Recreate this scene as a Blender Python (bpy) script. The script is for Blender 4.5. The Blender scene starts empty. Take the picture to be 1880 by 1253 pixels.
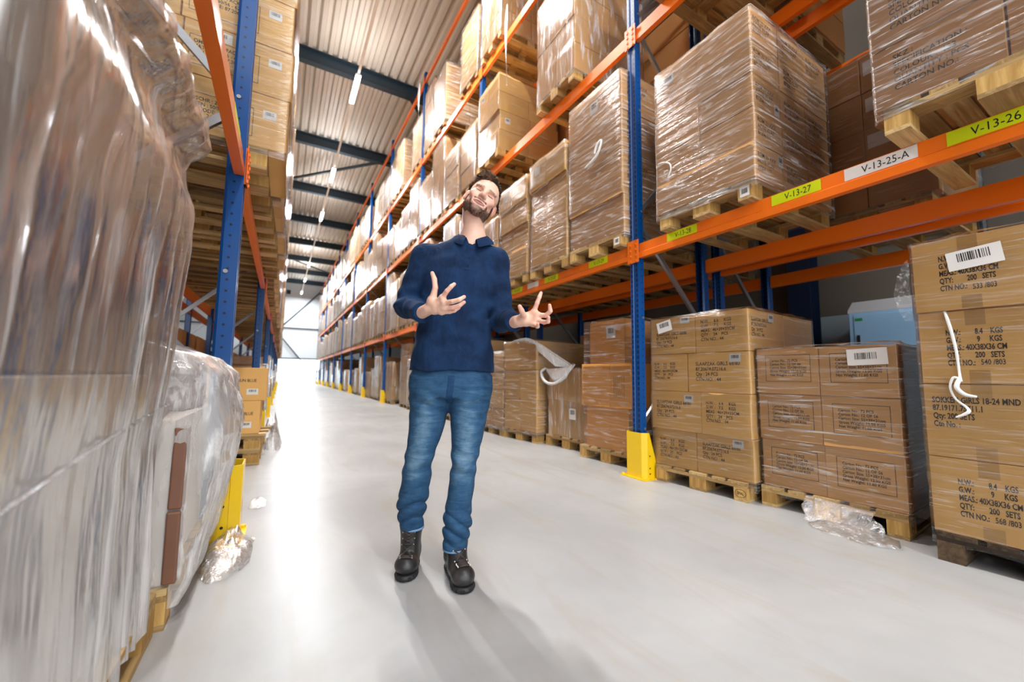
import bpy, math, random
import numpy as np
from mathutils import Vector, Matrix

# ------------------------------------------------------------------ camera, sky, exposure
S = bpy.context.scene
COL = S.collection
R = random.Random(11)
PI = math.pi

cam_data = bpy.data.cameras.new('camera')
cam_data.lens = 731.0 * 36.0 / 1880.0          # a 14 mm ultra wide lens
cam_data.sensor_width = 36.0
cam_data.sensor_fit = 'HORIZONTAL'
cam_data.clip_start = 0.02
cam_data.clip_end = 200
cam_data.dof.use_dof = True
cam_data.dof.focus_distance = 2.0
cam_data.dof.aperture_fstop = 1.6
cam = bpy.data.objects.new('camera', cam_data)
COL.objects.link(cam)
cam.matrix_world = Matrix(((0.86514311, -0.05453354, -0.49855140, 0.0),
                           (-0.50138070, -0.07019330, -0.86237480, 0.0),
                           (0.01203338, 0.99604166, -0.08806931, 0.93),
                           (0, 0, 0, 1)))
S.camera = cam

S.view_settings.view_transform = 'Standard'
S.view_settings.look = 'None'
S.view_settings.gamma = 1.0
S.view_settings.exposure = 0.22
S.view_settings.use_curve_mapping = False
S.cycles.max_bounces = 8
S.cycles.diffuse_bounces = 4
S.cycles.glossy_bounces = 3
S.cycles.transmission_bounces = 3
S.cycles.transparent_max_bounces = 16
S.cycles.caustics_reflective = False
S.cycles.caustics_refractive = False
S.cycles.sample_clamp_indirect = 6.0
S.cycles.use_denoising = True

world = bpy.data.worlds.new('daylight_sky')
S.world = world
world.use_nodes = True
bg = world.node_tree.nodes['Background']
bg.inputs[0].default_value = (0.90, 0.95, 1.0, 1)
bg.inputs[1].default_value = 3.4

LAMP_W = 340.0        # each tube lamp over the aisle
LAMP_X, LAMP_Z = 1.37, 8.87
LAMPS = [(-4.8, 1.0), (0.6, 0.45), (6.0, 1.5), (11.35, 1.1), (16.95, 1.2), (21.8, 1.5), (32.3, 2.6), (37.7, 2.8), (43.9, 1.0)]
DOOR_LIGHT = 5.0      # daylight in the translucent dock door at the far end


# ------------------------------------------------------------------ node helpers, materials
def new_mat(name):
    m = bpy.data.materials.new(name)
    m.use_nodes = True
    nt = m.node_tree
    for n in list(nt.nodes):
        nt.nodes.remove(n)
    out = nt.nodes.new('ShaderNodeOutputMaterial')
    return m, nt, out


def N(nt, kind, **kw):
    n = nt.nodes.new(kind)
    for k, v in kw.items():
        if k in ('operation', 'blend_type', 'data_type', 'wave_type', 'noise_dimensions', 'attribute_name', 'feature', 'bands_direction', 'interpolation_type', 'attribute_type'):
            setattr(n, k, v)
    return n


def val(nt, sock, v):
    if isinstance(v, (int, float)):
        sock.default_value = v
    elif isinstance(v, tuple):
        sock.default_value = v if len(v) == len(sock.default_value) else tuple(v) + (1,)
    else:
        nt.links.new(v, sock)


def math_(nt, op, a, b=0.0, c=0.0, clamp=False):
    n = N(nt, 'ShaderNodeMath', operation=op)
    n.use_clamp = clamp
    val(nt, n.inputs[0], a)
    val(nt, n.inputs[1], b)
    if len(n.inputs) > 2:
        val(nt, n.inputs[2], c)
    return n.outputs[0]


def mixc(nt, f, a, b, blend='MIX'):
    n = N(nt, 'ShaderNodeMix', data_type='RGBA', blend_type=blend)
    val(nt, n.inputs[0], f)
    val(nt, n.inputs[6], a)
    val(nt, n.inputs[7], b)
    return n.outputs[2]


def ramp(nt, f, stops):
    n = nt.nodes.new('ShaderNodeValToRGB')
    e = n.color_ramp.elements
    while len(e) < len(stops):
        e.new(0.5)
    for i, (p, c) in enumerate(stops):
        e[i].position = p
        e[i].color = (c, c, c, 1) if isinstance(c, (int, float)) else tuple(c) + (1,)
    val(nt, n.inputs[0], f)
    return n.outputs[0]


def coords(nt, kind='Object', scale=(1, 1, 1), rot=(0, 0, 0), loc=(0, 0, 0)):
    t = nt.nodes.new('ShaderNodeTexCoord')
    m = nt.nodes.new('ShaderNodeMapping')
    m.inputs['Scale'].default_value = scale
    m.inputs['Rotation'].default_value = rot
    m.inputs['Location'].default_value = loc
    nt.links.new(t.outputs[kind], m.inputs[0])
    return m.outputs[0]


def noise(nt, vec, scale=5.0, detail=3.0, rough=0.55, dist=0.0):
    n = nt.nodes.new('ShaderNodeTexNoise')
    nt.links.new(vec, n.inputs['Vector'])
    n.inputs['Scale'].default_value = scale
    n.inputs['Detail'].default_value = detail
    n.inputs['Roughness'].default_value = rough
    n.inputs['Distortion'].default_value = dist
    return n.outputs['Fac']


def bsdf(nt, out, base, rough=0.5, metal=0.0, spec=0.5, coat=0.0, bump=None, bump_s=0.2, bump_d=0.01):
    p = nt.nodes.new('ShaderNodeBsdfPrincipled')
    val(nt, p.inputs['Base Color'], base)
    val(nt, p.inputs['Roughness'], rough)
    val(nt, p.inputs['Metallic'], metal)
    val(nt, p.inputs['Specular IOR Level'], spec)
    val(nt, p.inputs['Coat Weight'], coat)
    p.inputs['Coat Roughness'].default_value = 0.12
    if bump is not None:
        b = nt.nodes.new('ShaderNodeBump')
        b.inputs['Strength'].default_value = bump_s
        b.inputs['Distance'].default_value = bump_d
        nt.links.new(bump, b.inputs['Height'])
        nt.links.new(b.outputs[0], p.inputs['Normal'])
    if out is not None:
        nt.links.new(p.outputs[0], out.inputs[0])
    return p


def rnd(nt):
    return nt.nodes.new('ShaderNodeObjectInfo').outputs['Random']


def simple(name, base, rough=0.5, metal=0.0, spec=0.5, coat=0.0, var=0.0, nscale=8.0, bump_s=0.0):
    m, nt, out = new_mat(name)
    c = base
    bmp = None
    if var or bump_s:
        f = noise(nt, coords(nt), nscale, 4)
        if var:
            c = mixc(nt, f, tuple(x * (1 - var) for x in base), tuple(min(1, x * (1 + var)) for x in base))
        bmp = f if bump_s else None
    bsdf(nt, out, c, rough, metal, spec, coat, bmp, bump_s)
    return m


M = {}


def srgb(r, g, b):
    f = lambda c: c / 12.92 if c <= 0.04045 else ((c + 0.055) / 1.055) ** 2.4
    return (f(r / 255.0), f(g / 255.0), f(b / 255.0))


def make_materials():
    # paint
    M['orange'] = simple('orange_beam_paint', srgb(250, 118, 24), 0.30, spec=0.5, coat=0.25, var=0.06, nscale=4)
    M['yellow'] = simple('yellow_guard_paint', srgb(238, 196, 12), 0.32, coat=0.3, var=0.05)
    M['galv'] = simple('galvanised_steel', (0.30, 0.30, 0.31), 0.38, metal=0.7, var=0.12, nscale=20)
    M['dark_steel'] = simple('dark_grey_steel', srgb(40, 56, 68), 0.45, spec=0.4)
    M['navy_steel'] = simple('navy_column_paint', srgb(22, 36, 62), 0.45, spec=0.4)
    M['ink'] = simple('black_print_ink', srgb(52, 44, 36), 0.6)
    M['black'] = simple('black_ink', (0.012, 0.012, 0.014), 0.5)
    M['label_white'] = simple('white_label_paper', srgb(226, 222, 216), 0.5, var=0.03)
    M['label_yellow'] = simple('yellow_label_film', srgb(212, 226, 22), 0.35)
    M['tape'] = simple('brown_packing_tape', srgb(196, 150, 88), 0.22, spec=0.5)
    M['white_wrap'] = simple('white_packaging', srgb(208, 198, 188), 0.5, var=0.06, nscale=6)
    M['brown_old'] = simple('old_brown_card', srgb(122, 98, 70), 0.6, var=0.15, nscale=5)
    M['brown_board'] = simple('brown_board', srgb(122, 82, 62), 0.5, var=0.15, nscale=10)
    M['machine'] = simple('pale_blue_enamel', srgb(150, 190, 222), 0.35)
    M['machine_grey'] = simple('grey_enamel', srgb(176, 176, 178), 0.4)
    M['green'] = simple('green_badge', srgb(40, 140, 70), 0.4)
    M['twine'] = simple('white_film_twine', (0.86, 0.86, 0.85), 0.4)
    M['plinth'] = simple('concrete_plinth', srgb(150, 164, 172), 0.6, var=0.1, nscale=3)
    M['lamp_body'] = simple('lamp_housing', (0.75, 0.76, 0.78), 0.4)

    m, nt, out = new_mat('blue_upright_paint')
    t = nt.nodes.new('ShaderNodeTexCoord')
    s = nt.nodes.new('ShaderNodeSeparateXYZ')
    nt.links.new(t.outputs['Object'], s.inputs[0])
    nn = nt.nodes.new('ShaderNodeSeparateXYZ')
    nt.links.new(t.outputs['Normal'], nn.inputs[0])
    ay = math_(nt, 'ABSOLUTE', s.outputs[1])
    a1 = math_(nt, 'LESS_THAN', math_(nt, 'ABSOLUTE', math_(nt, 'SUBTRACT', ay, 0.031)), 0.0085)
    zz = math_(nt, 'MULTIPLY', math_(nt, 'ABSOLUTE', math_(nt, 'SUBTRACT', math_(nt, 'FRACT', math_(nt, 'MULTIPLY', s.outputs[2], 20.0)), 0.5)), 0.05)
    a2 = math_(nt, 'LESS_THAN', zz, 0.016)
    a3 = math_(nt, 'GREATER_THAN', math_(nt, 'ABSOLUTE', nn.outputs[0]), 0.7)
    slots = math_(nt, 'MULTIPLY', math_(nt, 'MULTIPLY', a1, a2), a3)
    z2 = math_(nt, 'MULTIPLY', math_(nt, 'SUBTRACT', math_(nt, 'FRACT', math_(nt, 'MULTIPLY', s.outputs[2], 1 / 0.065)), 0.5), 0.065)
    dx = math_(nt, 'SUBTRACT', s.outputs[0], 0.046)
    rr = math_(nt, 'SQRT', math_(nt, 'ADD', math_(nt, 'MULTIPLY', z2, z2), math_(nt, 'MULTIPLY', dx, dx)))
    dots = math_(nt, 'MULTIPLY', math_(nt, 'LESS_THAN', rr, 0.0072), math_(nt, 'GREATER_THAN', math_(nt, 'ABSOLUTE', nn.outputs[1]), 0.7))
    hole = math_(nt, 'MAXIMUM', slots, dots)
    bsdf(nt, out, mixc(nt, hole, srgb(0, 70, 136), (0.004, 0.008, 0.02)), 0.32, spec=0.35, coat=0.08)
    M['blue'] = m

    # cardboard: kraft colour with a slightly different tone per carton
    for key, c in (('carton', srgb(232, 180, 108)), ('carton_pink', srgb(220, 166, 104)), ('carton_orange', srgb(234, 162, 80)), ('carton_dark', srgb(186, 134, 82))):
        m, nt, out = new_mat('cardboard_' + key)
        v = coords(nt)
        f = noise(nt, v, 3.0, 4)
        fib = noise(nt, coords(nt, scale=(30, 30, 400)), 1.0, 2)
        k = math_(nt, 'ADD', 0.86, math_(nt, 'MULTIPLY', rnd(nt), 0.22))
        base = mixc(nt, f, tuple(x * 0.88 for x in c), tuple(min(1, x * 1.10) for x in c))
        base = mixc(nt, math_(nt, 'MULTIPLY', fib, 0.12), base, tuple(x * 0.6 for x in c))
        h = nt.nodes.new('ShaderNodeHueSaturation')
        nt.links.new(k, h.inputs['Value'])
        nt.links.new(base, h.inputs['Color'])
        bsdf(nt, out, h.outputs[0], 0.72, spec=0.25, bump=f, bump_s=0.08)
        M[key] = m
    m, nt, out = new_mat('cardboard_far')
    at = N(nt, 'ShaderNodeAttribute', attribute_name='tone')
    bsdf(nt, out, mixc(nt, at.outputs['Fac'], srgb(198, 148, 92), srgb(228, 182, 122)), 0.7, spec=0.25)
    M['carton_far'] = m

    # pallet wood
    for key, c0, c1, sc in (('wood', srgb(152, 122, 80), srgb(208, 178, 124), (1.5, 26, 26)),
                            ('wood_across', srgb(148, 117, 74), srgb(202, 170, 116), (26, 1.5, 26)),
                            ('wood_block', srgb(176, 136, 76), srgb(214, 176, 108), (22, 22, 3)),
                            ('wood_dark', srgb(52, 42, 34), srgb(96, 78, 58), (3, 20, 20))):
        m, nt, out = new_mat('pallet_' + key)
        f = noise(nt, coords(nt, scale=sc), 1.6, 5, 0.6, 0.6)
        big = noise(nt, coords(nt), 3.0, 2)
        f2 = math_(nt, 'ADD', math_(nt, 'MULTIPLY', f, 0.7), math_(nt, 'MULTIPLY', rnd(nt), 0.3))
        col = ramp(nt, f2, [(0.28, tuple(x * 0.75 for x in c0)), (0.45, c0), (0.72, c1)])
        col = mixc(nt, math_(nt, 'MULTIPLY', math_(nt, 'GREATER_THAN', big, 0.62), 0.3), col, tuple(x * 0.55 for x in c0))
        bsdf(nt, out, col, 0.72, spec=0.2, bump=f, bump_s=0.25)
        M[key] = m

    # stretch film: clear plastic with milky streaks, their white also painted in as glints
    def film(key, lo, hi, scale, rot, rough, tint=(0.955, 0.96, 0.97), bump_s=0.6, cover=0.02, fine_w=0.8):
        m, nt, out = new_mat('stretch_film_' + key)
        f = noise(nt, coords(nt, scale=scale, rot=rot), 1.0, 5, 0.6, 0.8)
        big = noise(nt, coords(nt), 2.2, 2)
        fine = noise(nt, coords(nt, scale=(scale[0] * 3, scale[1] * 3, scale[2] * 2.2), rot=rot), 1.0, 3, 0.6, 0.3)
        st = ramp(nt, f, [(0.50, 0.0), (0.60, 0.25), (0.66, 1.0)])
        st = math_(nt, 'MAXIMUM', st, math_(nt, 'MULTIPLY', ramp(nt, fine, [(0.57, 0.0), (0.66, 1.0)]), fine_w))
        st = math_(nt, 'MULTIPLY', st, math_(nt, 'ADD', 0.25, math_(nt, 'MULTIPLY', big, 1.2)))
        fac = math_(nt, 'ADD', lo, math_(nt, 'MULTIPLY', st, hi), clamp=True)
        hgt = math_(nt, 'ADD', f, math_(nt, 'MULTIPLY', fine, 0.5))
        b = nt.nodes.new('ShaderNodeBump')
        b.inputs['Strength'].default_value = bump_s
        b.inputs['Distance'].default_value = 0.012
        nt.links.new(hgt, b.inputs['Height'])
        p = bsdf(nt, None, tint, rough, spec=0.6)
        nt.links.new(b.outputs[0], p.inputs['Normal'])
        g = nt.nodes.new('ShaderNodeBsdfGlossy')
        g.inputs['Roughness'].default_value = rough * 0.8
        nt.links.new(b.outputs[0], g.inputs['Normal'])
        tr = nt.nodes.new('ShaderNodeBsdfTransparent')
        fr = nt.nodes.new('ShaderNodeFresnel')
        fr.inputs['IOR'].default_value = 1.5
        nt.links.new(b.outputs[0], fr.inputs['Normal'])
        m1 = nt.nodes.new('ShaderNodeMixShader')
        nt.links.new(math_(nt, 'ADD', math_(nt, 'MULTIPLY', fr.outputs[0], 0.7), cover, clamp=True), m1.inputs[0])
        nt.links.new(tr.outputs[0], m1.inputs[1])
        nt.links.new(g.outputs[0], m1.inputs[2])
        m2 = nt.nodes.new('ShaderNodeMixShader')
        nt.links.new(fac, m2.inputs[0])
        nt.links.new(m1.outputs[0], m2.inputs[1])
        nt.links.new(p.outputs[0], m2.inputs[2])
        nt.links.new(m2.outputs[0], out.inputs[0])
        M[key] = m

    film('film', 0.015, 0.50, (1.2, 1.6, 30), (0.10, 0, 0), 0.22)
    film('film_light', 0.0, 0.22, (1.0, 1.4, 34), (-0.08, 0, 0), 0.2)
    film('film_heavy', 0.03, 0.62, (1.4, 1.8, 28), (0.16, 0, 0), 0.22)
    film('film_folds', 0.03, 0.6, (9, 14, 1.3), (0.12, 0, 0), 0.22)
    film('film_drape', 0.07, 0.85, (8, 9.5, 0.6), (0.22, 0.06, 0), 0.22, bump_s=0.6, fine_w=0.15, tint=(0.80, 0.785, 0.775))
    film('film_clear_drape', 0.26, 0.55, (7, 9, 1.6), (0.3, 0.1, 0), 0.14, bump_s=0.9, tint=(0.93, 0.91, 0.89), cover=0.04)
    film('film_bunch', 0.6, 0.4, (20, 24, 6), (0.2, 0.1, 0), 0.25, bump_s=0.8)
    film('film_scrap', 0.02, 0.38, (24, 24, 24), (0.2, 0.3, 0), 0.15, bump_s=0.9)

    # floor: polished pale concrete with beige wear and scuffs
    m, nt, out = new_mat('polished_concrete')
    v = coords(nt)
    big = noise(nt, v, 0.7, 5, 0.6, 0.4)
    swirl = noise(nt, coords(nt, scale=(2.2, 0.5, 1), rot=(0, 0, 0.5)), 1.6, 6, 0.62, 1.2)
    fine = noise(nt, v, 24, 3)
    c = mixc(nt, ramp(nt, big, [(0.35, 0.0), (0.65, 1.0)]), srgb(153, 153, 153), srgb(172, 172, 172))
    c = mixc(nt, math_(nt, 'MULTIPLY', ramp(nt, swirl, [(0.50, 0.0), (0.68, 1.0)]), 0.34), c, srgb(154, 141, 122))
    sc = noise(nt, coords(nt, scale=(1.2, 1.0, 1), rot=(0, 0, 0.2)), 2.2, 1.5, 0.5, 2.6)
    line = ramp(nt, math_(nt, 'ABSOLUTE', math_(nt, 'SUBTRACT', sc, 0.60)), [(0.0, 1.0), (0.0022, 0.0)])
    line = math_(nt, 'MULTIPLY', line, ramp(nt, big, [(0.56, 0.0), (0.66, 0.16)]))
    c = mixc(nt, line, c, srgb(110, 100, 94))
    c = mixc(nt, math_(nt, 'MULTIPLY', fine, 0.10), c, srgb(150, 145, 140))
    rgh = math_(nt, 'ADD', 0.24, math_(nt, 'MULTIPLY', swirl, 0.16))
    bsdf(nt, out, c, rgh, spec=0.14, bump=swirl, bump_s=0.03, bump_d=0.02)
    M['floor'] = m

    M['deck'] = simple('galvanised_roof_deck', srgb(214, 208, 200), 0.42, var=0.06, nscale=2)
    M['wall'] = simple('white_wall_panel', srgb(226, 230, 234), 0.5, var=0.02, nscale=1)
    M['wall_grey'] = simple('grey_wall_panel', srgb(92, 84, 74), 0.6, var=0.06, nscale=1)

    m, nt, out = new_mat('lamp_tube_glow')
    e = nt.nodes.new('ShaderNodeEmission')
    e.inputs[0].default_value = (1.0, 0.98, 0.95, 1)
    e.inputs[1].default_value = 40.0
    nt.links.new(e.outputs[0], out.inputs[0])
    M['lamp'] = m
    m, nt, out = new_mat('daylit_translucent_panel')
    e = nt.nodes.new('ShaderNodeEmission')
    e.inputs[0].default_value = (0.76, 0.92, 1.0, 1)
    e.inputs[1].default_value = DOOR_LIGHT
    nt.links.new(e.outputs[0], out.inputs[0])
    M['daylight'] = m


make_materials()


# ------------------------------------------------------------------ mesh helpers
class MB:
    """collects boxes, prisms and tubes into ONE mesh"""

    def __init__(self):
        self.v, self.f = [], []

    def quadbox(self, c):
        b = len(self.v)
        self.v += [tuple(p) for p in c]
        self.f += [tuple(b + i for i in q) for q in ((0, 3, 2, 1), (4, 5, 6, 7), (0, 1, 5, 4), (1, 2, 6, 5), (2, 3, 7, 6), (3, 0, 4, 7))]
        return self

    def box(self, x0, x1, y0, y1, z0, z1):
        return self.quadbox([(x0, y0, z0), (x1, y0, z0), (x1, y1, z0), (x0, y1, z0), (x0, y0, z1), (x1, y0, z1), (x1, y1, z1), (x0, y1, z1)])

    def bar(self, a, b, w, h, up=(0, 0, 1)):
        a, b = Vector(a), Vector(b)
        d = (b - a).normalized()
        s = d.cross(Vector(up))
        if s.length < 1e-4:
            s = d.cross(Vector((1, 0, 0)))
        s.normalize()
        u = s.cross(d)
        c = []
        for p in (a, b):
            c += [p - s * w / 2 - u * h / 2, p + s * w / 2 - u * h / 2, p + s * w / 2 + u * h / 2, p - s * w / 2 + u * h / 2]
        return self.quadbox(c)

    def prism(self, prof, a, b, axis):
        """prof: closed list of 2-D points, extruded from a to b along axis"""
        n = len(prof)
        base = len(self.v)
        for t in (a, b):
            for (p, q) in prof:
                self.v.append({'x': (t, p, q), 'y': (p, t, q), 'z': (p, q, t)}[axis])
        for i in range(n):
            j = (i + 1) % n
            self.f.append((base + i, base + j, base + n + j, base + n + i))
        self.f.append(tuple(base + i for i in range(n))[::-1])
        self.f.append(tuple(base + n + i for i in range(n)))
        return self

    def tube(self, pts, rad, n=8, cap=True):
        pts = [Vector(p) for p in pts]
        rads = rad if isinstance(rad, (list, tuple)) else [rad] * len(pts)
        base = len(self.v)
        prev = None
        for i, p in enumerate(pts):
            d = (pts[min(i + 1, len(pts) - 1)] - pts[max(i - 1, 0)]).normalized()
            s = prev if prev is not None else d.orthogonal().normalized()
            s = (s - d * s.dot(d))
            s = s.normalized() if s.length > 1e-6 else d.orthogonal().normalized()
            prev = s
            u = d.cross(s)
            for k in range(n):
                a = 2 * PI * k / n
                self.v.append(tuple(p + (s * math.cos(a) + u * math.sin(a)) * rads[i]))
        for i in range(len(pts) - 1):
            for k in range(n):
                k2 = (k + 1) % n
                self.f.append((base + i * n + k, base + i * n + k2, base + (i + 1) * n + k2, base + (i + 1) * n + k))
        if cap:
            self.f.append(tuple(base + k for k in range(n))[::-1])
            e = base + (len(pts) - 1) * n
            self.f.append(tuple(e + k for k in range(n)))
        return self

    def grid(self, P):
        """P: rows of points -> open sheet"""
        base = len(self.v)
        nr, nc = len(P), len(P[0])
        for r in P:
            self.v += [tuple(p) for p in r]
        for i in range(nr - 1):
            for j in range(nc - 1):
                self.f.append((base + i * nc + j, base + i * nc + j + 1, base + (i + 1) * nc + j + 1, base + (i + 1) * nc + j))
        return self

    def cord(self, pts, rads, n=8, sub=5):
        """tube through smoothed points"""
        P = [Vector(p) for p in pts]
        rads = rads if isinstance(rads, (list, tuple)) else [rads] * len(P)
        out, rr_ = [], []
        for i in range(len(P) - 1):
            a, b, c, d = P[max(0, i - 1)], P[i], P[i + 1], P[min(len(P) - 1, i + 2)]
            for k in range(sub):
                t = k / sub
                out.append(0.5 * (2 * b + (c - a) * t + (2 * a - 5 * b + 4 * c - d) * t * t + (3 * b - a - 3 * c + d) * t ** 3))
                rr_.append(rads[i] * (1 - t) + rads[i + 1] * t)
        return self.tube(out + [P[-1]], rr_ + [rads[-1]], n)

    def mesh(self, name, mat=None, smooth=False):
        me = bpy.data.meshes.new(name)
        me.from_pydata(self.v, [], self.f)
        if mat is not None:
            me.materials.append(M[mat] if isinstance(mat, str) else mat)
        if smooth:
            me.polygons.foreach_set('use_smooth', [True] * len(me.polygons))
        me.update()
        return me

    def build(self, name, mat, parent=None, loc=None, smooth=False, bevel=0.0):
        return add(name, self.mesh(name, mat, smooth), parent, loc, bevel)


def add(name, me, parent=None, loc=None, bevel=0.0):
    o = bpy.data.objects.new(name, me)
    COL.objects.link(o)
    if parent is not None:
        o.parent = parent
    if loc is not None:
        o.location = loc
    if bevel:
        b = o.modifiers.new('bevel', 'BEVEL')
        b.width = bevel
        b.segments = 2
        b.limit_method = 'ANGLE'
    return o


def tag(o, label=None, cat=None, group=None, kind=None):
    for k, v in (('label', label), ('category', cat), ('group', group), ('kind', kind)):
        if v:
            o[k] = v
    return o


def empty(name, mat_or_loc, label=None, cat=None, group=None):
    o = bpy.data.objects.new(name, None)
    COL.objects.link(o)
    o.empty_display_size = 0.1
    if isinstance(mat_or_loc, Matrix):
        o.matrix_world = mat_or_loc
    else:
        o.location = mat_or_loc
    return tag(o, label, cat, group)


def bevel_box(w, d, h, b=0.006, seed=0, soft=0.004):
    """carton body: x 0..w(depth), y -d/2..d/2, z 0..h with rounded edges and slightly bulging faces"""
    rr = random.Random(seed)
    m = MB()
    nx, ny, nz = 4, 4, 4
    import bmesh
    bm = bmesh.new()
    bmesh.ops.create_cube(bm, size=1.0)
    bmesh.ops.bevel(bm, geom=list(bm.edges), offset=0.012, segments=1, affect='EDGES')
    for v in bm.verts:
        x, y, z = v.co
        sx = math.copysign(0.5 - (0.5 - abs(x)) * b / 0.012, x)
        sy = math.copysign(0.5 - (0.5 - abs(y)) * b / 0.012, y)
        sz = math.copysign(0.5 - (0.5 - abs(z)) * b / 0.012, z)
        v.co = ((sx + 0.5) * w, sy * d, (sz + 0.5) * h)
    me = bpy.data.meshes.new('carton')
    bm.to_mesh(me)
    bm.free()
    return me


_txt = {}


def text_mesh(body, size, mat='ink', bold=0.0, align='LEFT', line=1.0):
    key = (body, size, mat, bold, align, line)
    if key not in _txt:
        cu = bpy.data.curves.new('printed_text', 'FONT')
        cu.body = body
        cu.size = size
        cu.resolution_u = 2
        cu.offset = bold
        cu.align_x = align
        cu.space_line = line
        ob = bpy.data.objects.new('printed_text', cu)
        me = bpy.data.meshes.new_from_object(ob)
        bpy.data.objects.remove(ob)
        me.materials.clear()
        me.materials.append(M[mat])
        _txt[key] = me
    return _txt[key]


FACE = {'front': Matrix(((0, 0, -1), (-1, 0, 0), (0, 1, 0))).to_4x4(),       # reads along -y, faces -x
        'near': Matrix(((1, 0, 0), (0, 0, -1), (0, 1, 0))).to_4x4(),         # reads along +x, faces -y
        'near_left': Matrix(((-1, 0, 0), (0, 0, 1), (0, 1, 0))).to_4x4()}    # reads along -x, faces +y


def on_face(o, face, a, z, off, dims, extra=None):
    """a: distance along the reading direction from the face's left edge, z height, dims (depth, width) of the carton"""
    depth, w = dims
    if face == 'front':
        p = (-off, w / 2 - a, z)
    elif face == 'near':
        p = (a, -w / 2 - off, z)
    else:
        p = (depth - a, w / 2 + off, z)
    o.matrix_local = Matrix.Translation(p) @ FACE[face] @ (extra or Matrix())


def barcode_mesh(w, h, seed):
    rr = random.Random(seed)
    m = MB()
    x = 0.0
    while x < w:
        t = rr.choice((0.02, 0.03, 0.045)) * w
        m.box(x, min(x + t, w), 0, h, 0, 0.0004)
        x += t + rr.choice((0.02, 0.035, 0.05)) * w
    return m.mesh('barcode', 'black')


_bars = [barcode_mesh(1.0, 1.0, s) for s in range(4)]


def sticker(parent, face, a, z, w, h, dims, bars=(0.18, 0.45, 0.64, 0.4), tilt=0.0, mat='label_white', off=0.001):
    """white shipping label with a printed barcode"""
    o = MB().box(0, w, 0, h, -0.0004, 0.0004).build('shipping_label', mat, parent)
    on_face(o, face, a, z, off, dims, Matrix.Rotation(tilt, 4, 'Z'))
    if bars:
        b = add('barcode', _bars[int(a * 977) % 4], o)
        b.location = (w * bars[0], h * bars[1], 0.0006)
        b.scale = (w * bars[2], h * bars[3], 1)
    return o


def printed(parent, face, a, z, body, size, dims, mat='ink', bold=0.0006, line=1.0, off=0.0008, sx=0.85):
    o = add('printed_text', text_mesh(body, size, mat, bold, line=line), parent)
    on_face(o, face, a, z, off, dims, Matrix.Diagonal((sx, 1, 1, 1)))
    return o
# ------------------------------------------------------------------ the hall
def struct(name, mb, mat, smooth=False):
    o = mb.build(name, mat, smooth=smooth)
    o['kind'] = 'structure'
    return o


Y_NEAR, Y_FAR = -5.6, 46.6
XL, XR = -9.0, 8.0
ROOF = 10.15
struct('floor', MB().box(XL, XR + 0.3, Y_NEAR - 6, Y_FAR + 0.4, -0.2, 0.0), 'floor')

# corrugated steel roof deck, ribs running along the aisle
prof = []
x = XL
while x < XR + 0.3:
    prof += [(x, 0.0), (x + 0.10, 0.0), (x + 0.135, 0.10), (x + 0.235, 0.10)]
    x += 0.27
m = MB()
for i in range(len(prof) - 1):
    (xa, za), (xb, zb) = prof[i], prof[i + 1]
    ys = [Y_NEAR + (Y_FAR - Y_NEAR) * k / 10 for k in range(11)]
    m.grid([[(xa, y, ROOF + 0.27 + za) for y in ys], [(xb, y, ROOF + 0.27 + zb) for y in ys]])
struct('ceiling', m, 'deck')
struct('roof_slab', MB().box(XL, XR + 0.3, Y_NEAR, Y_FAR + 0.3, ROOF + 0.385, ROOF + 0.6), 'deck')

for k in range(-3, 8):           # rolled steel roof beams across the aisle
    y = 12.45 + 4.67 * k
    m = MB()
    m.box(XL, XR, y - 0.10, y + 0.10, ROOF - 0.15, ROOF - 0.13)
    m.box(XL, XR, y - 0.006, y + 0.006, ROOF - 0.13, ROOF + 0.24)
    m.box(XL, XR, y - 0.10, y + 0.10, ROOF + 0.24, ROOF + 0.265)
    struct('roof_beam', m, 'dark_steel')
for (a, b) in (((-0.3, 21.1), (3.3, 17.1)), ((-0.6, 35.0), (3.6, 39.6)), ((3.3, 17.1), (7.8, 12.5)), ((3.2, 12.5), (6.8, 16.8))):
    struct('roof_brace', MB().bar((a[0], a[1], ROOF - 0.06), (b[0], b[1], ROOF - 0.06), 0.09, 0.09), 'dark_steel')

# end wall: white panels over daylit dock doors, steel rails and diagonal bracing
D0, D1, DH = -0.45, 3.5, 2.45
m = MB().box(XL, D0, Y_FAR, Y_FAR + 0.2, 0, ROOF + 0.4)
m.box(D1, XR, Y_FAR, Y_FAR + 0.2, 0, ROOF + 0.4)
m.box(D0, D1, Y_FAR, Y_FAR + 0.2, DH, ROOF + 0.4)
struct('wall_far', m, 'wall')
struct('door_1', MB().box(D0, D1, Y_FAR + 0.10, Y_FAR + 0.14, 0, DH), 'daylight')
for z, t in ((5.6, 0.09), (2.45, 0.14), (1.15, 0.09)):
    struct('trim_1', MB().box(XL, XR, Y_FAR - 0.16, Y_FAR - 0.04, z - t / 2, z + t / 2), 'dark_steel')
struct('trim_2', MB().bar((-0.25, Y_FAR - 0.1, 5.6), (3.4, Y_FAR - 0.1, 9.8), 0.10, 0.14, (0, 1, 0)), 'dark_steel')
struct('trim_3', MB().bar((-0.2, Y_FAR - 0.2, 4.7), (2.25, Y_FAR - 0.2, 1.65), 0.10, 0.09, (0, 1, 0)), 'dark_steel')
bx = MB().box(0.1, 0.45, Y_FAR - 0.12, Y_FAR - 0.001, 9.1, 9.5).build('speaker_box', 'dark_steel')
tag(bx, 'small dark square box high on the white end wall', 'speaker')

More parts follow.
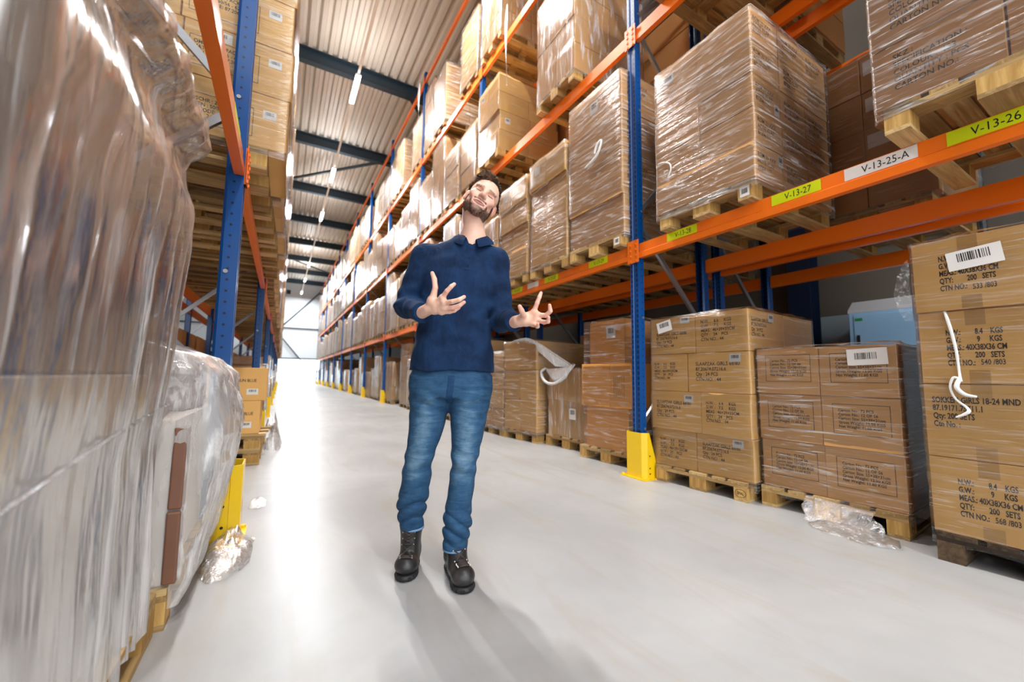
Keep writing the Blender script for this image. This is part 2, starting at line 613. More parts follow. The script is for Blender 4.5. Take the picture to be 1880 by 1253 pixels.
# right wall with a paler plinth and dark columns; left wall
struct('wall_right', MB().box(XR, XR + 0.2, Y_NEAR, Y_FAR, 2.0, ROOF + 0.4), 'wall_grey')
struct('baseboard_right', MB().box(XR - 0.03, XR + 0.2, Y_NEAR, Y_FAR, 0, 2.0), 'plinth')
struct('light_block_wall', MB().box(4.6, XR + 0.2, Y_NEAR - 0.2, Y_NEAR, 0, ROOF + 0.4), 'wall_grey')  # unseen wall, added to keep rear daylight off the back racks
struct('wall_left', MB().box(XL - 0.2, XL, Y_NEAR, Y_FAR, 0, ROOF + 0.4), 'wall_grey')
for y in (-2.2, 3.38, 9.0, 14.6, 20.2):
    m = MB()
    m.box(XR - 0.36, XR - 0.34, y - 0.17, y + 0.17, 0, ROOF)
    m.box(XR - 0.34, XR - 0.05, y - 0.01, y + 0.01, 0, ROOF)
    m.box(XR - 0.05, XR - 0.03, y - 0.17, y + 0.17, 0, ROOF)
    o = struct('wall_column', m, 'navy_steel')
for y in (1.55, 1.3):
    struct('wall_pipe', MB().tube([(XR - 0.1, y, 0.2), (XR - 0.1, y, 8.5)], 0.035, 8), 'dark_steel')
struct('wall_frame', MB().bar((XR - 0.12, 0.4, 6.3), (XR - 0.12, 2.2, 6.3), 0.08, 0.08).bar((XR - 0.12, 0.4, 7.3), (XR - 0.12, 2.2, 7.3), 0.08, 0.08)
       .bar((XR - 0.12, 0.6, 5.0), (XR - 0.12, 0.6, 9.0), 0.1, 0.1).bar((XR - 0.12, 1.9, 5.0), (XR - 0.12, 1.9, 9.0), 0.1, 0.1), 'dark_steel')


# ------------------------------------------------------------------ lamps on a ceiling rail over the aisle
NTH = ['first', 'second', 'third', 'fourth', 'fifth', 'sixth', 'seventh', 'eighth', 'ninth', 'tenth', 'eleventh', 'twelfth', 'thirteenth']
rail = empty('lamp_rail', (LAMP_X, 20, LAMP_Z + 0.06), 'thin grey lighting rail hung along the middle of the aisle', 'rail')
MB().box(-0.03, 0.03, -26, Y_FAR - 20.1, 0, 0.05).build('rail_channel', 'lamp_body', rail)
for k in range(-3, 8):
    MB().tube([(0, 12.45 + 4.67 * k - 20, 0.05), (0, 12.45 + 4.67 * k - 20, ROOF - 0.15 - LAMP_Z - 0.06)], 0.006, 6).build('hanger', 'galv', rail)
seen = 0
for y, s in LAMPS:
    if y > 10:
        lab = 'lit tube lamp on the aisle rail, %s in view counting from the camera' % NTH[seen]
        seen += 1
    else:
        lab = 'tube lamp on the aisle rail above %s bay' % {-4.8: 'the rear', 0.6: 'the near', 6.0: 'the second'}[y]
    t = empty('ceiling_light', (LAMP_X, y, LAMP_Z), lab, 'lamp', 'tube lamps along the aisle')
    MB().box(-0.07, 0.07, -0.63, 0.63, 0.02, 0.06).build('housing', 'lamp_body', t)
    MB().box(-0.055, 0.055, -0.62, 0.62, -0.005, 0.02).build('diffuser', 'lamp', t)
    ld = bpy.data.lights.new('tube_light', 'AREA')
    ld.shape = 'RECTANGLE'
    ld.size, ld.size_y = 0.12, 1.25
    ld.energy = LAMP_W * s
    ld.color = (1.0, 0.98, 0.95) if y < 15 else (0.90, 0.96, 1.0)
    lo = bpy.data.objects.new('tube_light', ld)
    COL.objects.link(lo)
    lo.parent = t
    lo.location = (0, 0, -0.012)
    lu = bpy.data.lights.new('ceiling_fill', 'AREA')      # upward fill light, added to brighten the roof deck
    lu.shape = 'RECTANGLE'
    lu.size, lu.size_y = 0.12, 1.2
    lu.energy = LAMP_W * s * 0.06
    lu.color = ld.color
    lo = bpy.data.objects.new('ceiling_fill', lu)
    COL.objects.link(lo)
    lo.parent = t
    lo.location = (0, 0, 0.13)
    lo.rotation_euler = (PI, 0, 0)


# ------------------------------------------------------------------ pallet racks
Y0, PITCH = 2.72, 3.66
LEFT_SHIFT = 0.09                   # the left rack stands a little further along
LV = (2.09, 4.36, 6.50, 8.80)      # beam undersides
BH = 0.145
UP = [(0, -0.05), (0, -0.040), (0, -0.020), (0.008, -0.014), (0.008, 0.014), (0, 0.020), (0, 0.05), (0.075, 0.05), (0.09, 0.036), (0.09, 0.024), (0.078, 0.038), (0.01, 0.042),
      (0.014, 0.02), (0.014, -0.02), (0.01, -0.042), (0.078, -0.038), (0.09, -0.024), (0.09, -0.036), (0.075, -0.05)]
upright_me = MB().prism(UP, 0, 9.15, 'z').mesh('upright', 'blue')
plate_me = MB().box(-0.02, 0.12, -0.08, 0.08, 0, 0.008).mesh('foot_plate', 'blue')
BEAM = [(0, 0.0), (0, 0.052), (0.012, 0.062), (0.012, 0.145), (0.05, 0.145), (0.05, 0)]
beam_me = MB().prism(BEAM, -1.775, 1.775, 'y').mesh('beam_body', 'orange')
conn = MB().box(-0.004, 0.0, -0.035, 0.035, -0.04, 0.185).box(-0.004, 0.05, -0.004, 0.0, -0.04, 0.185)
for k in range(4):
    conn.box(-0.010, -0.004, -0.008, 0.008, -0.03 + 0.055 * k, -0.012 + 0.055 * k)
conn_me = conn.mesh('end_connector', 'orange')
DEPTH = 1.1
brace_h = MB().bar((0.06, 0, 0), (DEPTH - 0.06, 0, 0), 0.03, 0.045).mesh('brace', 'galv')
brace_d = {s: MB().bar((0.06, 0, 0.0 if s > 0 else 1.0), (DEPTH - 0.06, 0, 1.0 if s > 0 else 0.0), 0.03, 0.045).mesh('brace', 'galv') for s in (1, -1)}
bolt_me = MB().tube([(0, -0.02, 0), (0, 0.02, 0)], 0.012, 8).mesh('bolt', 'galv')


def frame(side, x, k, label, group, detail=True):
    t = empty('rack_support', Matrix.Translation((x, Y0 + PITCH * k + (LEFT_SHIFT if x < 0 else 0), 0)) @ Matrix.Rotation(0 if side > 0 else PI, 4, 'Z'), label, 'rack frame', group)
    add('upright', upright_me, t)
    r = add('upright', upright_me, t, (DEPTH, 0, 0))
    r.rotation_euler = (0, 0, PI)
    add('foot_plate', plate_me, t)
    add('foot_plate', plate_me, t, (DEPTH - 0.09, 0, 0))
    n = 8 if detail else 5
    for j in range(n):
        z = 0.45 + j * 1.06
        if detail:
            add('brace', brace_d[1 if j % 2 == 0 else -1], t, (0, 0.012, z))
        else:
            add('brace', brace_d[1 if j % 2 == 0 else -1], t, (0, 0, z))
        if detail and j in (0, 7):
            add('brace', brace_h, t, (0, -0.012, z - 0.05))
    if detail:
        for j in range(9):
            add('bolt', bolt_me, t, (0.055, -0.036 if side > 0 else 0.036, 0.45 + j * 1.06))
    return t


def beam(side, x, k, lv, label, group, connectors=True):
    t = empty('shelf_beam', Matrix.Translation((x, Y0 + PITCH * (k + 0.5) + (LEFT_SHIFT if x < 0 else 0), LV[lv])) @ Matrix.Rotation(0 if side > 0 else PI, 4, 'Z'), label, 'beam', group)
    add('beam_body', beam_me, t)
    if connectors:
        a = add('end_connector', conn_me, t, (-0.012, 1.775 + 0.02, 0))
        b = add('end_connector', conn_me, t, (-0.012, -1.775 - 0.02, 0))
    return t


FR, FL = 2.95, -0.250            # aisle faces of the right and left rack
SHELF = ['lowest shelf', 'second shelf', 'third shelf', 'top level']


def bay_words(k):
    return 'nearest bay' if k == -1 else '%s bay past the near upright' % NTH[k]


BEAMS = {}
for k in range(-1, 12):
    frame(1, FR, k, 'blue rack frame, right of the aisle, %s' % ('behind the camera side' if k < 0 else '%s along' % NTH[k]), 'frames of the right rack', k < 3)
    frame(-1, FL, k, 'blue rack frame, left of the aisle, %s' % ('behind the camera side' if k < 0 else '%s along' % NTH[k]), 'frames of the left rack', k < 3)
for k in range(-1, 11):
    for lv in range(4):
        for side, x, nm in ((1, FR, 'right'), (-1, FL, 'left')):
            if side < 0 and (lv == 3 or (lv == 2 and k > 4)):
                continue
            BEAMS[side, k, lv] = beam(side, x, k, lv, 'orange front beam of the %s, %s, %s rack' % (SHELF[lv], bay_words(k), nm), 'front beams of the %s rack' % nm, k < 4)
            if k < 6 and (side > 0 or lv == 0):
                beam(-side, x + side * DEPTH, k, lv, 'orange rear beam of the %s, %s, %s rack' % (SHELF[lv], bay_words(k), nm), 'rear beams of the %s rack' % nm, False)
# the rack standing back to back behind the right one, and behind the left one
BR, BL = 4.27, -1.62
for k in range(-1, 4):
    frame(1, BR, k, 'blue frame of the rack behind the right one, %s along' % NTH[k + 1], 'frames of the rack behind', False)
    if k >= 0:
        frame(-1, BL, k, 'blue frame of the rack behind the left one, %s along' % NTH[k], 'frames of the rack behind the left one', False)
for k in range(-1, 4):
    for lv in range(3):
        beam(1, BR, k, lv, 'orange front beam, %s, %s, rack behind the right one' % (SHELF[lv], bay_words(k)), 'beams of the rack behind', False)
        beam(-1, BR + DEPTH, k, lv, 'orange rear beam, %s, %s, rack behind the right one' % (SHELF[lv], bay_words(k)), 'beams of the rack behind', False)
    beam(-1, BL, k, 0, 'orange front beam, lowest shelf, %s, rack behind the left one' % bay_words(k), 'beams of the rack behind the left one', False)


def location_label(k, lv, y, body, mat, w=0.30, h=0.075, side=1):
    b = BEAMS[side, k, lv]
    o = MB().box(-w / 2, w / 2, 0, h, -0.0005, 0.0005).build('location_label', mat, b)
    o.matrix_local = Matrix.Translation((0.0105, (y - (Y0 + PITCH * (k + 0.5))) * side, 0.066)) @ FACE['front']
    if body:
        t = add('label_text', text_mesh(body, 0.062, 'black', 0.0, 'LEFT'), o)
        t.location = (-w / 2 + 0.085, 0.017, 0.0012)
        t.scale = (0.80, 1, 1)


location_label(-1, 0, 2.19, 'V-13-28', 'label_yellow')
location_label(-1, 0, 1.30, 'V-13-27', 'label_yellow')
location_label(-1, 0, 0.86, 'V-13-25-A', 'label_white', 0.33)
location_label(-1, 0, 0.435, 'V-13-26', 'label_yellow')
location_label(0, 0, 3.25, 'V-13-29', 'label_yellow')
location_label(0, 0, 4.13, 'V-13-30', 'label_yellow')
location_label(0, 0, 4.56, '', 'label_white', 0.28)
location_label(0, 0, 4.99, 'V-13-31', 'label_yellow')
location_label(1, 0, 7.0, '', 'label_yellow', 0.25)
location_label(1, 0, 7.9, '', 'label_yellow', 0.25)
location_label(-1, 0, 2.30, '', 'label_yellow', 0.30, 0.075, -1)


def guard(side, x, y, label):
    t = empty('rack_guard', Matrix.Translation((x, y, 0)) @ Matrix.Rotation(0 if side > 0 else PI, 4, 'Z'), label, 'guard', 'yellow guards at the rack feet')
    H = 0.42
    m = MB()
    # front face with two folded corners, then side wings sloping to the back
    P = [(0.05, -0.115), (0.0, -0.085), (0.0, 0.085), (0.05, 0.115)]
    th = 0.008
    for (a, b) in zip(P, P[1:]):
        m.bar(((a[0]), a[1], H / 2), (b[0], b[1], H / 2), th, H)
    for s in (-1, 1):
        y0 = s * 0.115
        m.quadbox([(0.05, y0 - th / 2, 0), (0.21, y0 - th / 2, 0), (0.21, y0 + th / 2, 0), (0.05, y0 + th / 2, 0),
                   (0.05, y0 - th / 2, H), (0.07, y0 - th / 2, H), (0.07, y0 + th / 2, H), (0.05, y0 + th / 2, H)])
    m.build('shield', 'yellow', t)
    MB().box(-0.03, 0.22, -0.15, 0.15, 0, 0.01).build('base_plate', 'yellow', t)
    for (bx, by) in ((-0.012, -0.13), (-0.012, 0.13)):
        MB().tube([(bx, by, 0.01), (bx, by, 0.025)], 0.014, 8).build('anchor_bolt', 'yellow', t)
    for s in (-1, 1):
        for z in (0.05, 0.10, 0.21):
            MB().tube([(0.075, s * 0.1195, z), (0.075, s * 0.1205, z)], 0.008, 8).build('bolt_hole', 'black', t)
    return t


for k in range(0, 12):
    guard(1, FR - 0.04, Y0 + PITCH * k, 'yellow steel guard at the foot of the %s blue frame, right rack' % NTH[k])
    guard(-1, FL + 0.095, Y0 + PITCH * k + LEFT_SHIFT, 'yellow steel guard at the foot of the %s blue frame, left rack' % NTH[k])
# ------------------------------------------------------------------ wooden pallets
PW, PD, PH = 0.80, 1.20, 0.144
_pm = {}


def pallet_parts():
    if _pm:
        return
    for tone, w, wa, wb in (('', 'wood', 'wood_across', 'wood_block'), ('dark', 'wood_dark', 'wood_dark', 'wood_dark')):
        for i, bw in enumerate((0.145, 0.10, 0.145, 0.10, 0.145)):
            _pm['deck', i, tone] = MB().box(0, PD, -bw / 2, bw / 2, 0.122, 0.144).mesh('deck_board', w)
        _pm['cross', tone] = MB().box(-0.0725, 0.0725, -PW / 2, PW / 2, 0.100, 0.122).mesh('cross_board', wa)
        for i, bw in enumerate((0.10, 0.145, 0.10)):
            _pm['bottom', i, tone] = MB().box(0, PD, -bw / 2, bw / 2, 0, 0.022).mesh('bottom_board', w)
            _pm['block', i, tone] = MB().box(-0.0725, 0.0725, -bw / 2, bw / 2, 0.022, 0.100).mesh('block', wb)
    m = MB()
    for (y, bw) in ((-0.3275, 0.145), (-0.175, 0.10), (0, 0.145), (0.175, 0.10), (0.3275, 0.145)):
        m.box(0, PD, y - bw / 2, y + bw / 2, 0.122, 0.144)
    for x in (0.0725, 0.6, PD - 0.0725):
        m.box(x - 0.0725, x + 0.0725, -PW / 2, PW / 2, 0.1, 0.122)
        for y, bw in ((-0.35, 0.10), (0, 0.145), (0.35, 0.10)):
            m.box(x - 0.0725, x + 0.0725, y - bw / 2, y + bw / 2, 0.022, 0.1)
    for y, bw in ((-0.35, 0.10), (0, 0.145), (0.35, 0.10)):
        m.box(0, PD, y - bw / 2, y + bw / 2, 0, 0.022)
    _pm['whole'] = m.mesh('wooden_pallet', 'wood')


def pallet(mw, label, group, parts=True, tone=''):
    pallet_parts()
    if not parts:
        o = add('wooden_pallet', _pm['whole'])
        o.matrix_world = mw
        return tag(o, label, 'pallet', group)
    t = empty('wooden_pallet', mw, label, 'pallet', group)
    for i, y in enumerate((-0.3275, -0.175, 0, 0.175, 0.3275)):
        add('deck_board', _pm['deck', i, tone], t, (0, y, 0))
    for x in (0.0725, 0.6, PD - 0.0725):
        add('cross_board', _pm['cross', tone], t, (x, 0, 0))
        for i, y in enumerate((-0.35, 0, 0.35)):
            add('block', _pm['block', i, tone], t, (x, y, 0))
    for i, y in enumerate((-0.35, 0, 0.35)):
        add('bottom_board', _pm['bottom', i, tone], t, (0, y, 0))
    return t


# ------------------------------------------------------------------ stretch film around a load
_film = {}


def vnoise(x, y, seed):
    """smooth 2-D value noise"""
    def h(i, j):
        n = (i * 374761393 + j * 668265263 + seed * 2147483647) & 0xffffffff
        n = ((n ^ (n >> 13)) * 1274126177) & 0xffffffff
        return ((n ^ (n >> 16)) & 0xffff) / 65535.0
    i, j = math.floor(x), math.floor(y)
    u, v = x - i, y - j
    u, v = u * u * (3 - 2 * u), v * v * (3 - 2 * v)
    return (h(i, j) * (1 - u) + h(i + 1, j) * u) * (1 - v) + (h(i, j + 1) * (1 - u) + h(i + 1, j + 1) * u) * v


def film_mesh(w, d, h, mat, seed=0, amp=0.007, res=0.055, sides=4, gap=0.010, z0=-0.06, top=0.05, rows=None, folds=0.0):
    """sleeve of film: w along the aisle, d deep, wrapped from just under the deck boards to over the top edge"""
    key = (round(w, 2), round(d, 2), round(h, 2), mat, seed, sides, rows is None)
    if rows is None and key in _film:
        return _film[key]
    r = 0.02
    hw = w / 2 + gap
    x0, x1 = -gap, d + gap
    path = []

    def arc(cx, cy, a0):
        for k in range(4):
            a = a0 + PI / 2 * k / 3
            path.append((cx + r * math.cos(a), cy + r * math.sin(a)))

    def seg(a, b):
        n = max(2, int((Vector(b) - Vector(a)).length / res))
        for k in range(1, n):
            path.append((a[0] + (b[0] - a[0]) * k / n, a[1] + (b[1] - a[1]) * k / n))
    arc(x1 - r, -hw + r, -PI / 2)                   # from the far end of the -y side
    path.reverse()
    P1 = [(x1 - r, -hw)]
    path = []
    path.append((x1, -hw + r) if sides == 4 else (x1 - r, -hw))
    if sides == 4:
        path[:] = []
        arc(x1 - r, hw - r, 0)
        seg((x1 - r, hw), (x0 + r, hw))
        arc(x0 + r, hw - r, PI / 2)
        seg((x0, hw - r), (x0, -hw + r))
        arc(x0 + r, -hw + r, PI)
        seg((x0 + r, -hw), (x1 - r, -hw))
        arc(x1 - r, -hw + r, 1.5 * PI)
        seg((x1, -hw + r), (x1, hw - r))
        path.append(path[0])
    n = len(path)
    zs = [z0 + (h + gap - z0) * k / max(3, int((h - z0) / res)) for k in range(max(3, int((h - z0) / res)) + 1)]
    rowsP = []
    cx, cy = d / 2, 0.0
    for zi, z in enumerate(zs):
        off = 0.0
        if rows:
            acc = 0
            for (rh, ro) in rows:
                if z <= acc + rh:
                    off = ro
                    break
                acc += rh
            else:
                off = rows[-1][1]
        row = []
        for k, (px, py) in enumerate(path):
            kk = k % (n - 1)
            e = vnoise(kk * 0.45, z * 14, seed) - 0.35 + folds / max(amp, 1e-4) * (vnoise(kk * 0.9, z * 1.2, seed + 5) - 0.3)
            nx, ny = px - cx, py - cy
            if abs(nx) * w > abs(ny) * d:
                nx, ny = math.copysign(1, nx), 0
            else:
                nx, ny = 0, math.copysign(1, ny)
            e = max(e, -0.5)
            row.append((px + nx * e * amp + (off if px < cx else 0), py + ny * e * amp, z + (0.02 * (vnoise(kk * 0.5, 3, seed + 9) - 0.5) if zi in (0, len(zs) - 1) else 0)))
        rowsP.append(row)
    for f in (0.5, 1.0):                            # the film folds over the top edge
        off = rows[-1][1] if rows else 0
        rowsP.append([(cx + (px - cx) * (1 - top * f / max(0.1, d / 2)) + (off if px < cx else 0), py * (1 - top * f / max(0.1, w / 2)), h + gap - 0.004 * f + 0.012 * vnoise((k % (n - 1)) * 0.7, f * 3, seed)) for k, (px, py) in enumerate(path)])
    me = MB().grid(rowsP).mesh('stretch_film', mat, True)
    if rows is None:
        _film[key] = me
    return me


# ------------------------------------------------------------------ cartons and whole pallet loads
_cart = {}


def carton_mesh(w, d, h, mat):
    key = (round(w, 3), round(d, 3), round(h, 3), mat)
    if key not in _cart:
        me = bevel_box(w, d, h, 0.006)
        me.materials.append(M[mat])
        _cart[key] = me
    return _cart[key]


def place(side, x, y, z, rot=0.0):
    return Matrix.Translation((x, y, z)) @ Matrix.Rotation((0 if side > 0 else PI) + rot, 4, 'Z')


def carton(mw, w, d, h, mat, label, group, tape=None):
    o = add('carton', carton_mesh(w, d, h, mat))
    o.matrix_world = mw
    tag(o, label, 'carton', group)
    if tape == 'front':
        p = MB().box(-0.0008, 0.0002, -0.03, 0.03, h - 0.07, h).box(-0.0008, 0.0002, -0.03, 0.03, 0, 0.06).build('packing_tape', 'tape', o)
    return o


ROWW = ['bottom', 'second', 'third', 'fourth', 'fifth', 'sixth', 'seventh']


def load(side, x, y, zb, where, rows, mat='carton', w=0.80, d=1.2, rot=0.0, film='film', pal='parts', tone='', ncols=2, jitter=0.008, where_pal=None, tape=False, seed=0, film_amp=0.007, parts_far=True, film_rows=True, depth_split=2, group=None, pal_off=-0.01):
    """one pallet load: pallet + cartons (front row, and the second row on the side facing the camera) + film.
    rows: list of (height, offset into the rack, [column widths] or None). Returns {(row, col): carton}."""
    rr = random.Random(seed * 31 + 7)
    base = place(side, x, y, zb, rot)
    group = group or 'cartons of the load %s' % where
    pal_o = pallet(base @ Matrix.Translation((pal_off, 0, 0)), 'wooden pallet under the load %s' % where, 'pallets in the racks' if zb > 0.2 else 'pallets on the floor', pal == 'parts', tone)
    out = {'pallet': pal_o}
    z = PH
    near = -1 if side > 0 else 1
    nrow = len(rows)
    for i, (h, off, cols) in enumerate(rows):
        cols = cols or [w / ncols] * ncols
        dd = (d - 0.02) / depth_split
        yy = w / 2                                   # columns run from the far end to the end near the camera for side > 0
        tot = sum(cols)
        yy = tot / 2
        for j, cw in enumerate(cols):
            yc = (yy - cw / 2) * (1 if side > 0 else -1)
            for q in range(depth_split):
                if q and j != len(cols) - 1 and i != nrow - 1:
                    continue
                jx, jy = rr.uniform(-jitter, jitter), rr.uniform(-jitter, jitter) * 0.3
                col_w = ('far' if j == 0 else 'near' if j == len(cols) - 1 else 'middle') if len(cols) > 1 else 'only'
                lab = '%s row carton, %s%s, load %s' % ('top' if i == nrow - 1 else ROWW[i], col_w, ' column' if q == 0 else ' behind' if q == 1 else ' rearmost', where)
                o = carton(base @ Matrix.Translation((off + jx + q * dd, yc + jy, z)), dd - 0.004, cw - 0.004, h - 0.003, mat, lab, group)
                if q == 0:
                    out[i, j] = (o, (dd - 0.004, cw - 0.004, h - 0.003))
                else:
                    out[i, j, q] = (o, (dd - 0.004, cw - 0.004, h - 0.003))
            yy -= cw
        z += h
    if film:
        fr = [(r[0], r[1]) for r in rows] if film_rows else None
        fo = add('stretch_film', film_mesh(w + 0.004, d, z - PH, film, seed, film_amp, rows=fr))
        fo.matrix_world = base @ Matrix.Translation((0, 0, PH))
        tag(fo, 'film around the load %s' % where, 'film', 'stretch film wraps')
        out['film'] = fo
    out['base'], out['top'] = base, z
    return out


def P_(out, i, j, face, a, z, body, size, **kw):
    o, (dd, w, h) = out[i, j] if not isinstance(j, tuple) else out[(i,) + j]
    return printed(o, face, a, z, body, size, (dd, w), **kw)


def S_(out, i, j, face, a, z, w, h, **kw):
    o, (dd, cw, ch) = out[i, j]
    return sticker(o, face, a, z, w, h, (dd, cw), **kw)


# ---- right rack, floor level, from the camera outwards
SLAAP = 'SLAAPZAK GIRLS 68/80\n87.20674.07216.6\nQty : 24 PCS\nCTN NO. : 44'
NWGW = 'N.W. :   6.6     KGS\nG.W. :   7.5     KGS\nMEAS : 46×39×33CM\nQTY :   24    PCS\nCTN NO. : 44'
A = load(1, 3.07, 2.175, 0, 'of sleeping bag cartons by the yellow guard', [(0.325, 0.025, [0.42, 0.46]), (0.345, 0.005, [0.49, 0.40]), (0.335, 0.015, [0.37, 0.52]), (0.335, 0.015, [0.45, 0.44])], 'carton', w=0.89, rot=0.06, film='film_light', seed=1)
T1, T2 = 0.040, 0.036
P_(A, 0, 0, 'front', 0.06, 0.22, NWGW, T2)
P_(A, 0, 1, 'front', 0.05, 0.23, SLAAP, T2)
S_(A, 0, 1, 'front', 0.30, 0.25, 0.085, 0.055)
P_(A, 1, 0, 'front', 0.05, 0.23, SLAAP, T1)
S_(A, 1, 0, 'front', 0.33, 0.255, 0.085, 0.06)
P_(A, 1, 1, 'front', 0.04, 0.25, NWGW, T2)
P_(A, 2, 0, 'front', 0.03, 0.235, NWGW, 0.032)
P_(A, 2, 1, 'front', 0.07, 0.225, SLAAP, 0.043)
S_(A, 2, 1, 'front', 0.36, 0.25, 0.09, 0.065)
P_(A, 3, 0, 'front', 0.06, 0.17, SLAAP, 0.036)
S_(A, 3, 0, 'front', 0.09, 0.19, 0.15, 0.10, tilt=0.2, off=0.012)
S_(A, 3, 0, 'front', 0.31, 0.265, 0.09, 0.055)
P_(A, 3, 1, 'front', 0.05, 0.25, NWGW, 0.038)
P_(A, 3, 1, 'near', 0.05, 0.24, SLAAP, 0.04)
S_(A, 3, 1, 'near', 0.33, 0.25, 0.09, 0.065)
P_(A, 0, 1, 'near', 0.12, 0.2, '3 4 5\n6 7', 0.05)

CART = 'Carton No.: 72 PCS\nCarton No.: 12 OF 56\nCarton Size: 55×38×31cm\nGross Weight: 12.50 KGS\nNet Weight: 11.60 KGS'


def framed(out, i, j, face, a, z0, w, h):
    """thin black box printed round a block of text"""
    o, (dd, cw, ch) = out[i, j]
    t = 0.003
    b = MB().box(0, w, 0, t, 0, 0.0004).box(0, w, h - t, h, 0, 0.0004).box(0, t, 0, h, 0, 0.0004).box(w - t, w, 0, h, 0, 0.0004).build('printed_frame', 'ink', o)
    on_face(b, face, a, z0, 0.0008, (dd, cw))


B = load(1, 3.20, 1.315, 0, 'of framed-print cartons with large white label', [(0.345, 0.025, None), (0.335, 0.008, None), (0.335, 0.0, None)], 'carton_pink', w=0.80, rot=0.06, film='film', seed=2)
for i in range(3):
    for j in range(2):
        P_(B, i, j, 'front', 0.09, 0.235, CART, 0.026)
        framed(B, i, j, 'front', 0.06, 0.09, 0.29, 0.195)
S_(B, 2, 1, 'front', 0.16, 0.20, 0.20, 0.105, bars=(0.2, 0.35, 0.55, 0.4), tilt=0.04, off=0.013)

SOK1 = 'N.W.:        8.4    KGS\nG.W.:         9     KGS\nMEAS.: 40X38X36 CM\nQTY:        200   SETS\nCTN NO.:'
SOK2 = 'SOKKEN GIRLS 18-24 MND\n87.19171.75711.1\nQty: 200 SETS\nCtn No. :'
C = load(1, 3.06, 0.362, 0, 'of sock cartons on the dark pallet', [(0.39, 0.01, [0.42, 0.40]), (0.385, 0.0, [0.42, 0.40]), (0.385, -0.005, [0.42, 0.40]), (0.385, -0.02, [0.42, 0.40])], 'carton', w=0.82, rot=0.02, film='film_light', seed=3, tone='dark')
P_(C, 0, 0, 'front', 0.10, 0.26, SOK1, 0.040, bold=0.0012, sx=0.55)
P_(C, 1, 0, 'front', 0.03, 0.285, SOK2, 0.042, bold=0.0012, sx=0.6)
S_(C, 1, 0, 'front', 0.34, 0.29, 0.14, 0.055)
P_(C, 2, 0, 'front', 0.10, 0.255, SOK1, 0.040, bold=0.0012, sx=0.55)
P_(C, 3, 0, 'front', 0.10, 0.265, SOK1, 0.040, bold=0.0012, sx=0.55)
S_(C, 3, 0, 'front', 0.14, 0.20, 0.19, 0.10, bars=(0.2, 0.4, 0.6, 0.45), tilt=0.10, off=0.012)
for i in range(4):
    for j in range(2):
        o, (dd, cw, ch) = C[i, j]
        MB().box(-0.0006, 0.0002, -0.035, 0.035, ch - 0.08, ch).box(-0.0006, 0.0002, -0.035, 0.035, 0, 0.07).build('packing_tape', 'tape', o)
    h = MB()
for i, body in ((0, '568 /803'), (2, '540 /803'), (3, '533 /803')):
    t = P_(C, i, 0, 'front', 0.215, 0.098 if i else 0.10, body, 0.038, sx=0.6)
    t.name = 'handwritten_number'

# knotted white twine hanging down the sock cartons
bm_ = C['base']
tw = MB()
pts = [(-0.02, 0.30, 1.30), (-0.022, 0.285, 1.22), (-0.022, 0.27, 1.10), (-0.022, 0.265, 0.98), (-0.03, 0.262, 0.93)]
tw.cord(pts, [0.006, 0.007, 0.006, 0.005, 0.008], 8)
tw.cord([(-0.03, 0.262, 0.94), (-0.035, 0.285, 0.95), (-0.03, 0.30, 0.90), (-0.025, 0.285, 0.84), (-0.025, 0.25, 0.80), (-0.03, 0.245, 0.775), (-0.025, 0.29, 0.745)], [0.007, 0.006, 0.005, 0.005, 0.006, 0.008, 0.004], 8)
tw.cord([(-0.03, 0.265, 0.945), (-0.04, 0.275, 0.90), (-0.035, 0.25, 0.865), (-0.035, 0.21, 0.855)], [0.01, 0.010, 0.009, 0.005], 8)
to = tw.build('twine', 'twine', smooth=True)
to.matrix_world = bm_
tag(to, 'knotted white film twine hanging down the sock cartons near the camera', 'twine')
# crumpled tuft of film on the far top edge of the sock cartons
tuft = MB()
rr = random.Random(5)
P = []
for i in range(9):
    t = i / 8
    P.append([(-0.02 - 0.01 * rr.random(), 0.42 + (0.015 + 0.055 * math.sin(t * PI * 0.9)) * s + 0.006 * rr.random(), 1.60 - 0.34 * t + 0.01 * rr.random()) for s in (0, 0.35, 0.7, 1.0)])
tuft.grid(P)
o = tuft.build('film_tuft', 'film_scrap', smooth=True)
o.matrix_world = bm_
tag(o, 'crumpled film flap sticking out beside the top sock carton', 'film')

D = load(1, 3.13, 3.33, 0, 'of orange-brown cartons past the yellow guard', [(0.46, 0.02, [0.62]), (0.48, 0.0, [0.44, 0.30]), (0.49, 0.02, [0.52])], 'carton_orange', w=0.70, rot=0.06, film='film', seed=4)
S_(D, 2, 0, 'front', 0.27, 0.28, 0.13, 0.13, bars=(0.2, 0.4, 0.6, 0.45), off=0.013)
P_(D, 1, 1, 'front', 0.05, 0.30, '| | | | | |\n| | | | | |\n| | | | | |\n| | | | | |', 0.06)
E_ = load(1, 3.26, 4.20, 0, 'of low cartons under the film rope', [(0.47, 0.02, [0.40, 0.34]), (0.42, 0.0, [0.38, 0.34])], 'carton', w=0.76, rot=0.08, film='film_folds', seed=5)
S_(E_, 0, 1, 'front', 0.02, 0.24, 0.12, 0.14, off=0.013)
F_ = load(1, 3.08, 5.08, 0, 'of three-row cartons behind the hand', [(0.44, 0.0, [0.38, 0.38]), (0.44, 0.0, [0.38, 0.38]), (0.42, -0.01, [0.38, 0.38])], 'carton', w=0.78, rot=0.12, film='film', seed=6)
P_(F_, 2, 1, 'near', 0.05, 0.25, 'SLAAPZAK BOYS\nACTIE 87.206', 0.045)
# twisted film rope from the three-row load down over the low one
ro = MB()
